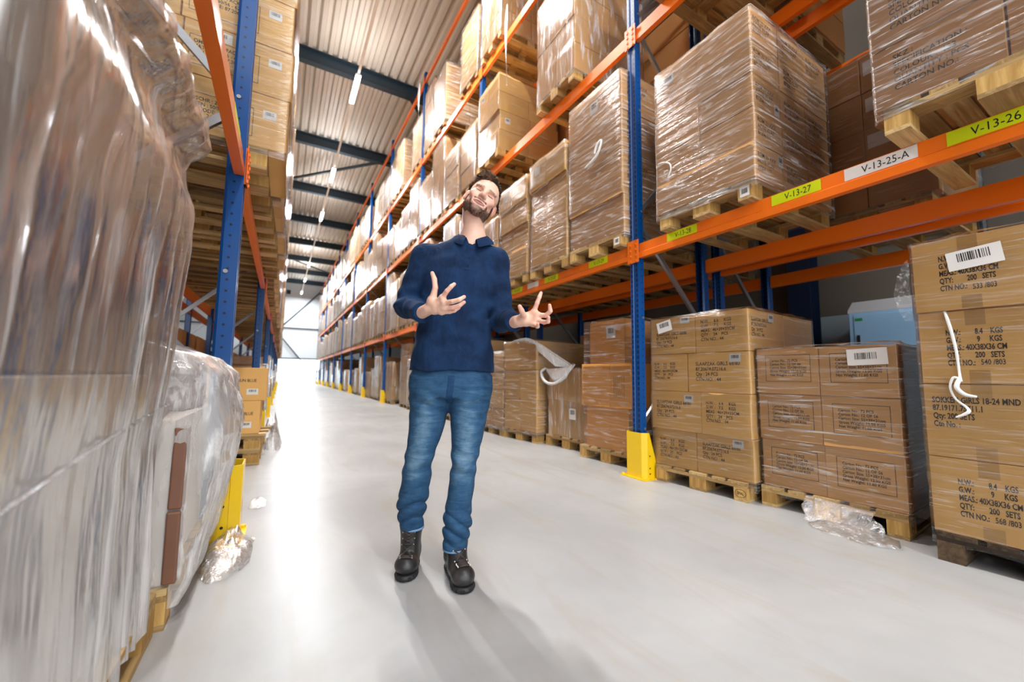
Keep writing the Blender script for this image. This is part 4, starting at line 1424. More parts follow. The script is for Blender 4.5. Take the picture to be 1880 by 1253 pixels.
# ------------------------------------------------------------------ the man: distance-field body and clothes, meshed block by block
class Field:
    """smooth union of tapered limbs and ellipsoids (local metres), turned into one closed skin"""

    def __init__(self):
        self.pr = []          # (centre, bounding radius, function, blend, subtract)

    def add(self, c, r, fn, k=0.012, sub=False):
        self.pr.append((np.array(c, float), float(r), fn, k, sub))

    def limb(self, a, b, ra, rb, k=0.012, flat=1.0, fdir=(0, 0, 1), sub=False, fr=None):
        """tapered capsule; flat < 1 squeezes it along fdir"""
        fr = fr or (lambda p: p)
        a, b = np.array(a, float), np.array(b, float)
        ab = b - a
        L2 = max(1e-9, ab @ ab)
        fd = np.array(fdir, float)
        fd = fd / np.linalg.norm(fd)

        def fn(p):
            q = p - a
            t = np.clip(q @ ab / L2, 0, 1)
            d = q - t[:, None] * ab
            r = ra + (rb - ra) * t
            if flat != 1.0:
                s = d @ fd
                d = d + (s * (1 / flat - 1))[:, None] * fd
                return (np.sqrt((d * d).sum(1)) - r) * (0.5 + 0.5 * flat)
            return np.sqrt((d * d).sum(1)) - r
        self.add((a + b) / 2, np.linalg.norm(ab) / 2 + max(ra, rb), fn, k, sub)

    def chain(self, pts, rads, k=0.012, **kw):
        for i in range(len(pts) - 1):
            self.limb(pts[i], pts[i + 1], rads[i], rads[i + 1], k if i == 0 else min(k, 0.003), **kw)

    def ell(self, c, r, k=0.012, rot=None, sub=False):
        c, r = np.array(c, float), np.array(r, float)
        Rm = np.eye(3) if rot is None else np.array(rot, float)

        def fn(p):
            q = (p - c) @ Rm / r
            n1 = np.sqrt((q * q).sum(1))
            g = q / r
            n2 = np.sqrt((g * g).sum(1)) + 1e-9
            return n1 * (n1 - 1) / n2
        self.add(c, r.max(), fn, k, sub)

    def tube(self, secs, k=0.01, pw=2.0):
        """stack of elliptic sections (cx, cy, z, rx, ry) along z"""
        s = np.array(secs, float)
        s = s[np.argsort(s[:, 2])]
        zz = s[:, 2]
        fine = np.linspace(zz[0], zz[-1], 80)
        par = []
        for c in (0, 1, 3, 4):                        # smooth the profile
            v = np.interp(fine, zz, s[:, c])
            kern = np.hanning(9)
            kern /= kern.sum()
            vp = np.concatenate([np.full(4, v[0]), v, np.full(4, v[-1])])
            par.append(np.convolve(vp, kern, 'valid'))

        def fn(p):
            z = p[:, 2]
            cx, cy, rx, ry = (np.interp(z, fine, q) for q in par)
            u, v = np.abs(p[:, 0] - cx) / rx, np.abs(p[:, 1] - cy) / ry
            n = (u ** pw + v ** pw) ** (1 / pw)
            d = (n - 1) * np.minimum(rx, ry)
            return np.maximum(d, np.maximum(z - zz[-1], zz[0] - z))
        c = s[:, :3].mean(0)
        rad = np.sqrt(((s[:, :3] - c) ** 2).sum(1)).max() + s[:, 3:].max()
        self.add(c, rad, fn, k)

    def value(self, p, pr):
        d = np.full(len(p), 9.0)
        for (c, r, fn, k, sub) in pr:
            if not sub:
                e = fn(p)
                h = np.clip(0.5 + 0.5 * (d - e) / k, 0, 1)
                d = d * (1 - h) + e * h - k * h * (1 - h)
        for (c, r, fn, k, sub) in pr:
            if sub:
                e = -fn(p)
                h = np.clip(0.5 + 0.5 * (e - d) / k, 0, 1)
                d = d * (1 - h) + e * h + k * h * (1 - h)
        return d

    def mesh(self, h=0.003, disp=None, B=16):
        lo = np.min([c - r for c, r, f, k, s in self.pr], 0) - 0.03
        hi = np.max([c + r for c, r, f, k, s in self.pr], 0) + 0.03
        nb = np.ceil((hi - lo) / (h * B)).astype(int)
        ar = np.arange(B + 1)
        gi = np.stack(np.meshgrid(ar, ar, ar, indexing='ij'), -1).reshape(-1, 3)
        half = h * B * math.sqrt(3) / 2
        dim = nb * B + 2
        keys, pos, quads = [], [], []
        pc = np.array([q[0] for q in self.pr])
        prr = np.array([q[1] + 0.03 for q in self.pr])
        sub = np.array([q[4] for q in self.pr])
        for bi in np.ndindex(*nb):
            o = lo + np.array(bi) * h * B
            c = o + h * B / 2
            near = np.sqrt(((pc - c) ** 2).sum(1)) < prr + half
            if not near[~sub].any():
                continue
            pr = [self.pr[i] for i in np.nonzero(near)[0]]
            d0 = self.value(c[None], pr)[0]
            if abs(d0) > half * 2.2 + 0.02:
                continue
            P = o + gi * h
            d = self.value(P, pr)
            if disp is not None:
                d = d - disp(P)
            if d.min() > 0 or d.max() < 0:
                continue
            V = d.reshape(B + 1, B + 1, B + 1)
            s = V < 0
            cnt = sum(s[i:B + i, j:B + j, k:B + k].astype(int) for i in (0, 1) for j in (0, 1) for k in (0, 1))
            ci = np.argwhere((cnt > 0) & (cnt < 8))
            if len(ci) == 0:
                continue
            acc = np.zeros((len(ci), 3))
            num = np.zeros(len(ci))
            for ax in range(3):
                o1, o2 = [a for a in range(3) if a != ax]
                for u in (0, 1):
                    for w in (0, 1):
                        a = ci.copy()
                        a[:, o1] += u
                        a[:, o2] += w
                        b = a.copy()
                        b[:, ax] += 1
                        va, vb = V[tuple(a.T)], V[tuple(b.T)]
                        x = (va < 0) != (vb < 0)
                        t = np.where(x, va / np.where(va - vb == 0, 1, va - vb), 0)
                        q = a.astype(float)
                        q[:, ax] += t
                        acc += np.where(x[:, None], q, 0)
                        num += x
            g = ci + np.array(bi) * B
            keys.append((g[:, 0] * dim[1] + g[:, 1]) * dim[2] + g[:, 2])
            pos.append(o + acc / num[:, None] * h)
            for ax in range(3):
                o1, o2 = (ax + 1) % 3, (ax + 2) % 3
                a = np.argwhere((s[:B, :B, :B]) != (s[1 if ax == 0 else 0:(B + 1 if ax == 0 else B), 1 if ax == 1 else 0:(B + 1 if ax == 1 else B), 1 if ax == 2 else 0:(B + 1 if ax == 2 else B)]))
                if len(a) == 0:
                    continue
                flip = s[tuple(a.T)]
                g = a + np.array(bi) * B
                cs = []
                for (u, w) in ((1, 1), (0, 1), (0, 0), (1, 0)):
                    q = g.copy()
                    q[:, o1] -= u
                    q[:, o2] -= w
                    cs.append((q[:, 0] * dim[1] + q[:, 1]) * dim[2] + q[:, 2])
                Q = np.stack(cs, 1)
                Q[~flip] = Q[~flip][:, ::-1]
                quads.append(Q)
        K, Pn, Q = np.concatenate(keys), np.concatenate(pos), np.concatenate(quads)
        order = np.argsort(K)
        K, Pn = K[order], Pn[order]
        idx = np.minimum(np.searchsorted(K, Q), len(K) - 1)
        ok = (K[idx] == Q).all(1)
        return Pn, idx[ok]


def skin(name, P, Q, mat, parent=None, smooth_it=2):
    # a little relaxing takes the grid steps out
    if smooth_it:
        e = np.concatenate([Q[:, [0, 1]], Q[:, [1, 2]], Q[:, [2, 3]], Q[:, [3, 0]]])
        for _ in range(smooth_it):
            acc = np.zeros_like(P)
            n = np.zeros(len(P))
            for a, b in ((0, 1), (1, 0)):
                for ax in range(3):
                    acc[:, ax] += np.bincount(e[:, a], weights=P[e[:, b], ax], minlength=len(P))
                n += np.bincount(e[:, a], minlength=len(P))
            P = P * 0.5 + acc / np.maximum(n, 1)[:, None] * 0.5
    me = bpy.data.meshes.new(name)
    me.vertices.add(len(P))
    me.vertices.foreach_set('co', P.astype(np.float32).ravel())
    me.loops.add(len(Q) * 4)
    me.loops.foreach_set('vertex_index', Q.astype(np.int32).ravel())
    me.polygons.add(len(Q))
    me.polygons.foreach_set('loop_start', np.arange(0, len(Q) * 4, 4, dtype=np.int32))
    me.polygons.foreach_set('use_smooth', np.ones(len(Q), dtype=bool))
    me.update(calc_edges=True)
    me.validate()
    me.materials.append(mat)
    o = add(name, me, parent)
    return o, P


def fnoise(P, f, seed=0):
    """smooth vector-valued sine noise, cheap and continuous"""
    r = np.random.RandomState(seed)
    out = np.zeros(len(P))
    for i in range(6):
        d = r.normal(size=3)
        d *= f * (0.6 + 0.8 * r.rand()) / np.linalg.norm(d)
        out += np.sin(P @ d + r.rand() * 6.28)
    return out / 3.0


def nrm(v):
    v = np.array(v, float)
    return v / np.linalg.norm(v)


# materials of the man
def attr_mat(name, fn):
    m, nt, out = new_mat(name)
    fn(nt, out)
    return m


def _skin(nt, out):
    red = N(nt, 'ShaderNodeAttribute', attribute_name='red').outputs['Fac']
    stub = N(nt, 'ShaderNodeAttribute', attribute_name='stubble').outputs['Fac']
    f = noise(nt, coords(nt), 90, 3)
    c = mixc(nt, f, srgb(226, 178, 154), srgb(238, 194, 172))
    c = mixc(nt, red, c, srgb(222, 138, 122))
    c = mixc(nt, math_(nt, 'MULTIPLY', stub, math_(nt, 'ADD', 0.22, math_(nt, 'MULTIPLY', noise(nt, coords(nt), 260, 2), 0.5))), c, srgb(92, 64, 50))
    p = bsdf(nt, out, c, 0.48, spec=0.4, bump=noise(nt, coords(nt), 420, 2), bump_s=0.06, bump_d=0.002)
    p.inputs['Subsurface Weight'].default_value = 0.12
    p.inputs['Subsurface Radius'].default_value = (0.012, 0.005, 0.003)
    p.inputs['Subsurface Scale'].default_value = 0.6


def _knit(nt, out):
    f = noise(nt, coords(nt), 9, 5, 0.65)
    fine = noise(nt, coords(nt), 900, 1)
    h = noise(nt, coords(nt, scale=(14, 14, 5)), 1.2, 4, 0.55, 0.8)
    c = mixc(nt, ramp(nt, f, [(0.35, 0.0), (0.70, 1.0)]), srgb(14, 30, 56), srgb(26, 54, 90))
    p = bsdf(nt, out, c, 0.85, spec=0.15, bump=math_(nt, 'ADD', math_(nt, 'MULTIPLY', h, 1.0), math_(nt, 'MULTIPLY', fine, 0.05)), bump_s=0.55, bump_d=0.02)
    p.inputs['Sheen Weight'].default_value = 0.05
    p.inputs['Sheen Tint'].default_value = (0.3, 0.5, 0.8, 1)


def _denim(nt, out):
    fade = N(nt, 'ShaderNodeAttribute', attribute_name='fade').outputs['Fac']
    f = noise(nt, coords(nt), 22, 5, 0.65)
    w = noise(nt, coords(nt, scale=(160, 160, 700)), 1.0, 2)
    whisk = noise(nt, coords(nt, scale=(10, 10, 46), rot=(0, 0.25, 0)), 1.0, 4, 0.6, 0.8)
    t = math_(nt, 'ADD', math_(nt, 'MULTIPLY', fade, 0.75), math_(nt, 'ADD', math_(nt, 'MULTIPLY', math_(nt, 'SUBTRACT', f, 0.5), 0.5), math_(nt, 'MULTIPLY', math_(nt, 'SUBTRACT', whisk, 0.5), 0.7)), clamp=True)
    c = ramp(nt, t, [(0.0, srgb(32, 62, 94)), (0.35, srgb(56, 92, 122)), (0.75, srgb(112, 142, 162)), (1.0, srgb(158, 178, 192))])
    c = mixc(nt, math_(nt, 'MULTIPLY', w, 0.35), c, srgb(18, 44, 76))
    bsdf(nt, out, c, 0.82, spec=0.15, bump=math_(nt, 'ADD', whisk, math_(nt, 'MULTIPLY', w, 0.08)), bump_s=0.3, bump_d=0.012)


def _leather(nt, out):
    f = noise(nt, coords(nt), 40, 4)
    s = noise(nt, coords(nt), 11, 3)
    c = mixc(nt, math_(nt, 'MULTIPLY', ramp(nt, s, [(0.5, 0.0), (0.75, 1.0)]), 0.5), srgb(34, 32, 33), srgb(84, 76, 70))
    bsdf(nt, out, c, 0.42, spec=0.5, bump=f, bump_s=0.25, bump_d=0.004)


SKIN = attr_mat('skin', _skin)
KNIT = attr_mat('navy_knit', _knit)
DENIM = attr_mat('blue_denim', _denim)
LEATHER = attr_mat('black_leather', _leather)
HAIR = simple('brown_hair', srgb(62, 44, 34), 0.5, spec=0.4, var=0.35, nscale=60)
HAIRLIT = simple('backlit_brown_hair', srgb(134, 96, 62), 0.5, spec=0.4, var=0.3, nscale=60)  # backlight painted into upper strands on the man's right side
BEARD = simple('brown_beard', srgb(70, 47, 36), 0.6, spec=0.3, var=0.3, nscale=90)
SOLE = simple('black_rubber', srgb(24, 24, 26), 0.6)
LACE = simple('dark_laces', srgb(58, 48, 44), 0.7)
TEETH = simple('teeth', srgb(228, 218, 206), 0.3)
LIP = simple('lips', srgb(190, 110, 104), 0.45)
MOUTH = simple('mouth_inside', srgb(70, 26, 26), 0.5)
METAL = simple('eyelet_metal', (0.32, 0.30, 0.28), 0.4, metal=0.8)
STITCH = simple('denim_hem_thread', srgb(104, 138, 170), 0.8, var=0.4, nscale=160)

MAN = Matrix.Translation((0.726, 1.8555, 0.0)) @ Matrix.Rotation(math.atan2(-0.50049615, 0.86573876), 4, 'Z')
# local axes: x = the man's left (picture right), y = away from the camera, z up

# ---- head frame
HC = np.array([0.133, -0.012, 1.812])           # between the ears
hf = nrm((math.sin(0.30), -math.cos(0.30), 0.10))      # where the face points
hu = nrm((math.sin(0.50), 0.0, math.cos(0.50)))
hu = nrm(hu - hf * (hu @ hf))
hx = np.cross(hu, -hf)                             # the man's left
hx = nrm(hx)
if hx[0] < 0:
    hx = -hx
HR = np.stack([hx, hf, hu], 1)                     # local head coords (left, forward, up) -> body


def hp(x, y, z):
    return HC + HR @ np.array([x, y, z])


def head_fr(p):
    return (p - HC) @ HR


body = Field()


def h_ell(c, r, k=0.015, sub=False, rot=None):
    Rr = HR if rot is None else HR @ rot
    body.ell(hp(*c), r, k, Rr, sub)


def h_limb(a, b, ra, rb, k=0.01, sub=False):
    body.limb(hp(*a), hp(*b), ra, rb, k, sub=sub)


h_ell((0, -0.016, 0.045), (0.076, 0.097, 0.084))
h_ell((0, 0.020, 0.020), (0.070, 0.076, 0.080), 0.02)
h_ell((0, 0.026, -0.046), (0.061, 0.062, 0.062), 0.025)
for s in (-1, 1):
    h_ell((s * 0.045, 0.004, -0.058), (0.020, 0.036, 0.030), 0.025)
    h_ell((s * 0.043, 0.062, -0.018), (0.024, 0.018, 0.018), 0.018)          # cheekbone
    h_ell((s * 0.036, 0.075, -0.034), (0.017, 0.013, 0.015), 0.012)          # smiling cheek
    h_limb((s * 0.012, 0.090, 0.026), (s * 0.046, 0.078, 0.026), 0.009, 0.008, 0.014)     # brow
    h_ell((s * 0.033, 0.088, 0.006), (0.019, 0.016, 0.012), 0.006, sub=True)   # socket
    h_ell((s * 0.033, 0.072, 0.006), (0.016, 0.012, 0.0115), 0.005)           # closed lid
    h_ell((s * 0.080, -0.006, -0.006), (0.009, 0.019, 0.031), 0.006, rot=np.array([[math.cos(s * 0.35), -math.sin(s * 0.35), 0], [math.sin(s * 0.35), math.cos(s * 0.35), 0], [0, 0, 1]]))
    h_ell((s * 0.089, 0.000, -0.002), (0.006, 0.010, 0.018), 0.004, sub=True)
    h_ell((s * 0.0125, 0.098, -0.030), (0.0085, 0.011, 0.009), 0.006)           # nostril wing
    h_ell((s * 0.0065, 0.104, -0.040), (0.0036, 0.005, 0.005), 0.002, sub=True)
h_limb((0, 0.088, 0.016), (0, 0.110, -0.024), 0.0075, 0.0095, 0.010)
h_ell((0, 0.110, -0.027), (0.011, 0.011, 0.010), 0.008)
h_ell((0, 0.075, -0.061), (0.040, 0.018, 0.019), 0.015)                      # mouth mound
h_ell((0, 0.072, -0.093), (0.026, 0.018, 0.015), 0.018)                      # chin
h_ell((0.0, 0.096, -0.0635), (0.037, 0.026, 0.0065), 0.004, sub=True)       # open smile
h_limb((0, -0.030, -0.030), (0, -0.045, -0.075), 0.056, 0.048, 0.03)
for s in (-1, 1):
    h_limb((s * 0.019, 0.094, -0.036), (s * 0.040, 0.074, -0.060), 0.0025, 0.0022, 0.004, sub=True)     # smile fold
    h_limb((s * 0.022, 0.086, -0.008), (s * 0.045, 0.076, -0.007), 0.0016, 0.0014, 0.003, sub=True)    # crease under the eye

# ---- neck, torso, limbs under the clothes
NB = np.array([0.088, 0.030, 1.60])
body.limb(hp(0, -0.020, -0.05), NB, 0.050, 0.060, 0.03)
body.limb(NB + (0.0, -0.035, 0.06), NB + (0, -0.02, -0.03), 0.028, 0.04, 0.03)
body.limb(NB, (0.02, 0.035, 1.45), 0.075, 0.11, 0.04, flat=0.75, fdir=(0, 1, 0))
body.limb((0.02, 0.035, 1.45), (0.01, 0.02, 1.05), 0.12, 0.115, 0.04, flat=0.75, fdir=(0, 1, 0))
body.limb((0.01, 0.02, 1.05), (0.00, 0.015, 0.93), 0.12, 0.10, 0.03, flat=0.75, fdir=(0, 1, 0))
SHR, ELR, WRR, W2R = (-0.158, 0.030, 1.527), (-0.225, -0.010, 1.275), (-0.095, -0.250, 1.202), (-0.066, -0.285, 1.207)
SHL, ELL, WRL, W2L = (0.212, 0.030, 1.515), (0.250, 0.000, 1.215), (0.309, -0.225, 1.168), (0.327, -0.262, 1.168)
body.chain([(0.02, 0.03, 1.47), SHR, ELR], [0.07, 0.048, 0.036], 0.03)
body.chain([ELR, WRR, W2R], [0.036, 0.027, 0.026], 0.02)
body.chain([(0.02, 0.03, 1.47), SHL, ELL], [0.07, 0.048, 0.036], 0.03)
body.chain([ELL, WRL, W2L], [0.036, 0.027, 0.026], 0.02)
HPR, KNR, ANR = (-0.095, 0.015, 0.87), (-0.140, -0.030, 0.51), (-0.178, 0.045, 0.10)
HPL, KNL, ANL = (0.095, 0.010, 0.86), (0.080, -0.045, 0.51), (0.045, 0.010, 0.10)
for a, b, c in ((HPR, KNR, ANR), (HPL, KNL, ANL)):
    body.chain([a, b, c], [0.060, 0.040, 0.026], 0.02)


# ---- hands
def hand(W, fingers, thumb, palm_n, r=0.0092, kp=0.010):
    W = np.array(W, float)
    pn = nrm(palm_n)
    ks = [np.array(f[0], float) for f in fingers]
    for i, kq in enumerate(ks):                     # metacarpals make the palm
        body.limb(W + (kq - W) * 0.12, kq, 0.0185, 0.0125, 0.014, flat=0.82, fdir=pn)
    for a, b in zip(ks, ks[1:]):
        body.limb(a, b, 0.0115, 0.0115, 0.010)
        body.limb(W + (a - W) * 0.5, W + (b - W) * 0.5, 0.0145, 0.0145, 0.012)
    for i, f in enumerate(fingers):
        rr_ = r * (1.0, 1.03, 0.98, 0.86)[i]
        pts = [np.array(q, float) for q in f]
        body.chain(pts, [rr_ * 1.16, rr_ * 1.04, rr_ * 0.95, rr_ * 0.80][:len(pts)], 0.006)
    t = [np.array(q, float) for q in thumb]
    body.chain([W + (t[0] - W) * 0.35] + t, [0.017, 0.0155, 0.0115, 0.0108, 0.0088][:len(t) + 1], kp)
    body.ell(W + (t[0] - W) * 0.75 + pn * 0.006, (0.019, 0.019, 0.019), 0.014)


RH = dict(W=(-0.060, -0.292, 1.209),
          fingers=[((0.012, -0.352, 1.250), (0.034, -0.376, 1.272), (0.052, -0.384, 1.289), (0.063, -0.378, 1.300)),
                   ((0.022, -0.358, 1.226), (0.060, -0.388, 1.226), (0.088, -0.398, 1.232), (0.106, -0.392, 1.245)),
                   ((0.020, -0.346, 1.206), (0.058, -0.366, 1.205), (0.086, -0.374, 1.213), (0.103, -0.366, 1.228)),
                   ((0.006, -0.330, 1.192), (0.040, -0.340, 1.191), (0.062, -0.346, 1.196), (0.079, -0.338, 1.209))],
          thumb=[(-0.034, -0.325, 1.245), (-0.022, -0.338, 1.293), (-0.026, -0.340, 1.328), (-0.036, -0.338, 1.354)],
          palm_n=(0.25, -0.45, 0.85))
LH = dict(W=(0.330, -0.262, 1.168),
          fingers=[((0.392, -0.300, 1.204), (0.404, -0.318, 1.238), (0.413, -0.322, 1.262), (0.420, -0.316, 1.281)),
                   ((0.407, -0.312, 1.187), (0.440, -0.338, 1.182), (0.456, -0.356, 1.198), (0.452, -0.362, 1.220)),
                   ((0.404, -0.312, 1.167), (0.432, -0.342, 1.153), (0.446, -0.366, 1.153), (0.446, -0.380, 1.168)),
                   ((0.390, -0.308, 1.150), (0.402, -0.338, 1.136), (0.404, -0.362, 1.132), (0.404, -0.376, 1.142))],
          thumb=[(0.352, -0.292, 1.178), (0.346, -0.326, 1.188), (0.338, -0.348, 1.200), (0.330, -0.362, 1.214)],
          palm_n=(-0.35, -0.75, 0.55))
hand(**RH)
hand(**LH)

P, Q = body.mesh(0.0025)
man, P = skin('person', P, Q, SKIN, None, 1)
man.matrix_world = MAN
tag(man, 'man in navy polo shirt and jeans gesturing in the aisle', 'person')
# blush and stubble are colours of the skin itself
hl = head_fr(P)
red = np.zeros(len(P))
for c, rad, s in (((0.04, 0.07, -0.03), 0.028, 0.55), ((-0.04, 0.07, -0.03), 0.028, 0.55), ((0, 0.115, -0.028), 0.016, 0.5), ((0.08, 0, 0), 0.03, 0.6), ((-0.08, 0, 0), 0.03, 0.6)):
    red = np.maximum(red, s * np.exp(-((hl - np.array(c)) ** 2).sum(1) / rad ** 2))
for f in RH['fingers'] + LH['fingers'] + [RH['thumb'], LH['thumb']]:
    for q, s in ((f[-1], 0.5), (f[1], 0.30)):
        red = np.maximum(red, s * np.exp(-((P - np.array(q)) ** 2).sum(1) / 0.016 ** 2))
onhead = (np.abs(hl[:, 0]) < 0.11) & (np.abs(hl[:, 1]) < 0.14) & (hl[:, 2] > -0.14)


def sm(a, b, x):
    t = np.clip((x - a) / (b - a), 0, 1)
    return t * t * (3 - 2 * t)


def beard_mask(h):
    x, y, z = np.abs(h[:, 0]), h[:, 1], h[:, 2]
    jaw = sm(-0.066, -0.082, z - 0.55 * np.maximum(0, x - 0.030)) * sm(0.0, 0.02, y)        # chin and jaw line
    under = sm(-0.112, -0.100, z + 0.45 * np.maximum(0, 0.05 - y))
    side = sm(0.050, 0.058, x) * sm(-0.002, -0.016, z) * sm(0.000, 0.008, y) * sm(0.042, 0.030, y)
    mous = sm(0.040, 0.030, x) * sm(-0.040, -0.043, z) * sm(-0.055, -0.051, z) * sm(0.062, 0.07, y)
    corner = sm(0.037, 0.041, x) * sm(0.050, 0.045, x) * sm(-0.050, -0.058, z) * sm(0.05, 0.06, y)
    lips = sm(0.041, 0.036, x) * sm(-0.048, -0.052, z) * sm(-0.080, -0.075, z) * sm(0.07, 0.075, y)
    soul = sm(0.010, 0.006, x) * sm(-0.076, -0.080, z) * sm(0.06, 0.07, y)
    m = np.maximum(np.maximum(jaw * under, side), np.maximum(np.maximum(mous, corner * 0.8), soul))
    ear = (x > 0.072) & (y < 0.022)
    return m * (1 - lips) * (h[:, 2] > -0.135) * (h[:, 2] < 0.03) * ~ear * ~((z < -0.098) & (y < 0.035))


stub = np.where(onhead, beard_mask(hl), 0)
for nm, v in (('red', red), ('stubble', stub)):
    a = man.data.attributes.new(nm, 'FLOAT', 'POINT')
    a.data.foreach_set('value', v.astype(np.float32))

# face normals around the head, for hair and beard
vn = np.zeros(len(P) * 3, dtype=np.float32)
man.data.vertices.foreach_get('normal', vn)
vn = vn.reshape(-1, 3)


def strands(name, sel, n, ln, rad, dirfn, mats, seed, lift=0.0, src=None):
    """tapered hair strands rooted on the selected skin points"""
    P, vn, hl = src or (globals()['P'], globals()['vn'], globals()['hl'])
    r = np.random.RandomState(seed)
    ids = np.nonzero(sel)[0]
    pick = ids[r.randint(0, len(ids), n)]
    me_v, me_f, me_m = [], [], []
    for q in pick:
        root = P[q]
        nn = vn[q]
        d = nrm(dirfn(hl[q], nn, r))
        L = ln * (0.6 + 0.7 * r.rand())
        if name == 'hair_tuft' and (abs(hl[q][0]) > 0.058 or hl[q][2] < 0.055):
            L *= 0.5
        side = np.cross(d, nn + 0.01)
        side = side / (np.linalg.norm(side) + 1e-9)
        b = len(me_v)
        p0 = root - nn * 0.001 + nn * lift
        p1 = root + nn * (lift + 0.25 * L) + d * L * 0.5
        p2 = root + nn * (lift + 0.22 * L) + d * L
        w = rad * (0.7 + 0.6 * r.rand())
        up_ = np.cross(side, d)
        for (pp, ww) in ((p0, w), (p1, w * 0.85)):
            for a in (0, 2.09, 4.19):
                me_v.append(tuple(pp + (side * math.cos(a) + up_ * math.sin(a)) * ww))
        me_v.append(tuple(p2))
        for i in range(3):
            j = (i + 1) % 3
            me_f += [(b + i, b + j, b + 3 + j, b + 3 + i), (b + 3 + i, b + 3 + j, b + 6)]
        backlit = 1 if len(mats) > 1 and r.rand() < 0.45 and hl[q][0] < 0.0 and hl[q][2] > 0.05 else 0
        me_m += [backlit] * 6
    me = bpy.data.meshes.new(name)
    me.from_pydata(me_v, [], me_f)
    for m_ in mats:
        me.materials.append(m_)
    me.polygons.foreach_set('material_index', me_m)
    return add(name, me, man)


def hair_sel(h):
    x, y, z = np.abs(h[:, 0]), h[:, 1], h[:, 2]
    top = z > 0.072 + 0.02 * np.clip((y - 0.02) / 0.06, -1, 1) - 0.10 * np.clip((-y - 0.0) / 0.08, 0, 1) - 0.035 * np.clip((x - 0.05) / 0.02, 0, 1) * (y < 0.055)
    front = (y < 0.075)
    sidep = (x > 0.060) & (z > 0.012) & (y < 0.040) & (y > -0.12)
    burn = (x > 0.062) & (z > -0.02) & (y > 0.004) & (y < 0.024)
    back = (y < -0.035) & (z > -0.055)
    ear = (x > 0.0765) & (z < 0.034) & (y > -0.035) & (y < 0.03)
    return ((top & front) | sidep | burn | back) & ~ear


hs = hair_sel(hl) & onhead
# scalp shell under the strands
cap = Field()
cap.ell(hp(-0.004, -0.022, 0.052), (0.0795, 0.0980, 0.0845), 0.01, HR)
cap.ell(hp(-0.030, 0.030, 0.108), (0.044, 0.046, 0.026), 0.03, HR)
cap.add(hp(0, 0.09, -0.02), 0.12, lambda p: -(0.055 - ((p - HC) @ HR)[:, 2] + 0.35 * np.minimum(0.0, ((p - HC) @ HR)[:, 1] - 0.02) * 1.0 + 0.9 * np.maximum(0, ((p - HC) @ HR)[:, 1] - 0.055)) * 0.0 + 9.0, 0.005)


def cap_cut(p):
    h = (p - HC) @ HR
    lim = np.interp(h[:, 1], [-0.12, -0.06, -0.03, 0.0, 0.02, 0.045, 0.07, 0.09], [-0.055, -0.05, -0.03, 0.01, 0.018, 0.052, 0.083, 0.090])
    return h[:, 2] - lim           # > 0 keeps


_cap_val = cap.value


def cap_value(p, pr):
    d = _cap_val(p, pr)
    return np.maximum(d, -cap_cut(p))


cap.value = cap_value
cp, cq = cap.mesh(0.0025, disp=lambda p: 0.0022 * fnoise(p, 260, 4) + 0.002 * fnoise(p, 120, 8))
ho, cp = skin('hair', cp, cq, HAIR, man, 1)
cn = np.zeros(len(cp) * 3, dtype=np.float32)
ho.data.vertices.foreach_get('normal', cn)
cn = cn.reshape(-1, 3)
ch = head_fr(cp)
ho['label'] = 'short brown hair with backlight painted on one side'


def comb(h, n, r):
    """swept back over the top, down at the sides"""
    side = abs(h[0]) > 0.058 or h[2] < 0.055
    d = np.array([-0.45 * (not side) + 0.16 * r.normal(), (-0.9 if not side else -0.55) + 0.18 * r.normal(), (0.25 if not side else -0.85) + 0.15 * r.normal()])
    d = HR @ d
    d = d - n * (d @ n)
    return nrm(d) + n * (0.20 if h[2] > 0.085 and h[1] > -0.02 else 0.10)


strands('hair_tuft', (cap_cut(cp) > 0.0015) & (ch[:, 2] > -0.05), 9000, 0.022, 0.0010, comb, [HAIR, HAIRLIT], 1, 0.0005, (cp, cn, ch))
strands('beard', (stub > np.random.RandomState(9).rand(len(stub)) * 0.9 + 0.08), 4200, 0.0050, 0.00033, lambda h, n, r: HR @ np.array([0.35 * r.normal(), 0.2, -0.85]) + n * 0.45 + r.normal(size=3) * 0.25, [BEARD], 2)
bsel = np.zeros(len(P), bool)
for s in (-1, 1):
    for t in np.linspace(0, 1, 12):
        c = np.array([s * (0.013 + 0.036 * t), 0.097 - 0.015 * t, 0.0225 + 0.003 * math.sin(t * 2.6) - 0.005 * t])
        bsel |= ((hl - c) ** 2).sum(1) < 0.0052 ** 2
bsel &= (hl[:, 2] > 0.014)
strands('eyebrow', bsel, 170, 0.0065, 0.00035, lambda h, n, r: HR @ np.array([math.copysign(1, h[0]), -0.1, 0.15 + 0.12 * r.normal()]) + n * 0.0, [HAIR], 3)


def on_skin(x, z, y0=0.13):
    """first skin point straight in front of (x, z) of the face"""
    best = np.abs(hl[:, 0] - x) + np.abs(hl[:, 2] - z) + 10 * (hl[:, 1] < 0.03)
    i = np.argsort(best)[:6]
    return hl[i, 1].max()


for s in (-1, 1):                                  # lashes of the squeezed-shut eyes
    m = MB()
    pts = []
    for t in np.linspace(0, 1, 9):
        x = s * (0.0185 + 0.030 * t)
        z = 0.0025 + 0.004 * math.sin(t * PI) - 0.001 * t
        pts.append(hp(x, on_skin(x, z) + 0.0002, z))
    m.tube(pts, [0.0006, 0.0010, 0.0013, 0.0014, 0.0014, 0.0014, 0.0013, 0.0010, 0.0006], 6)
    m.build('eyelashes', BEARD, man, smooth=True)
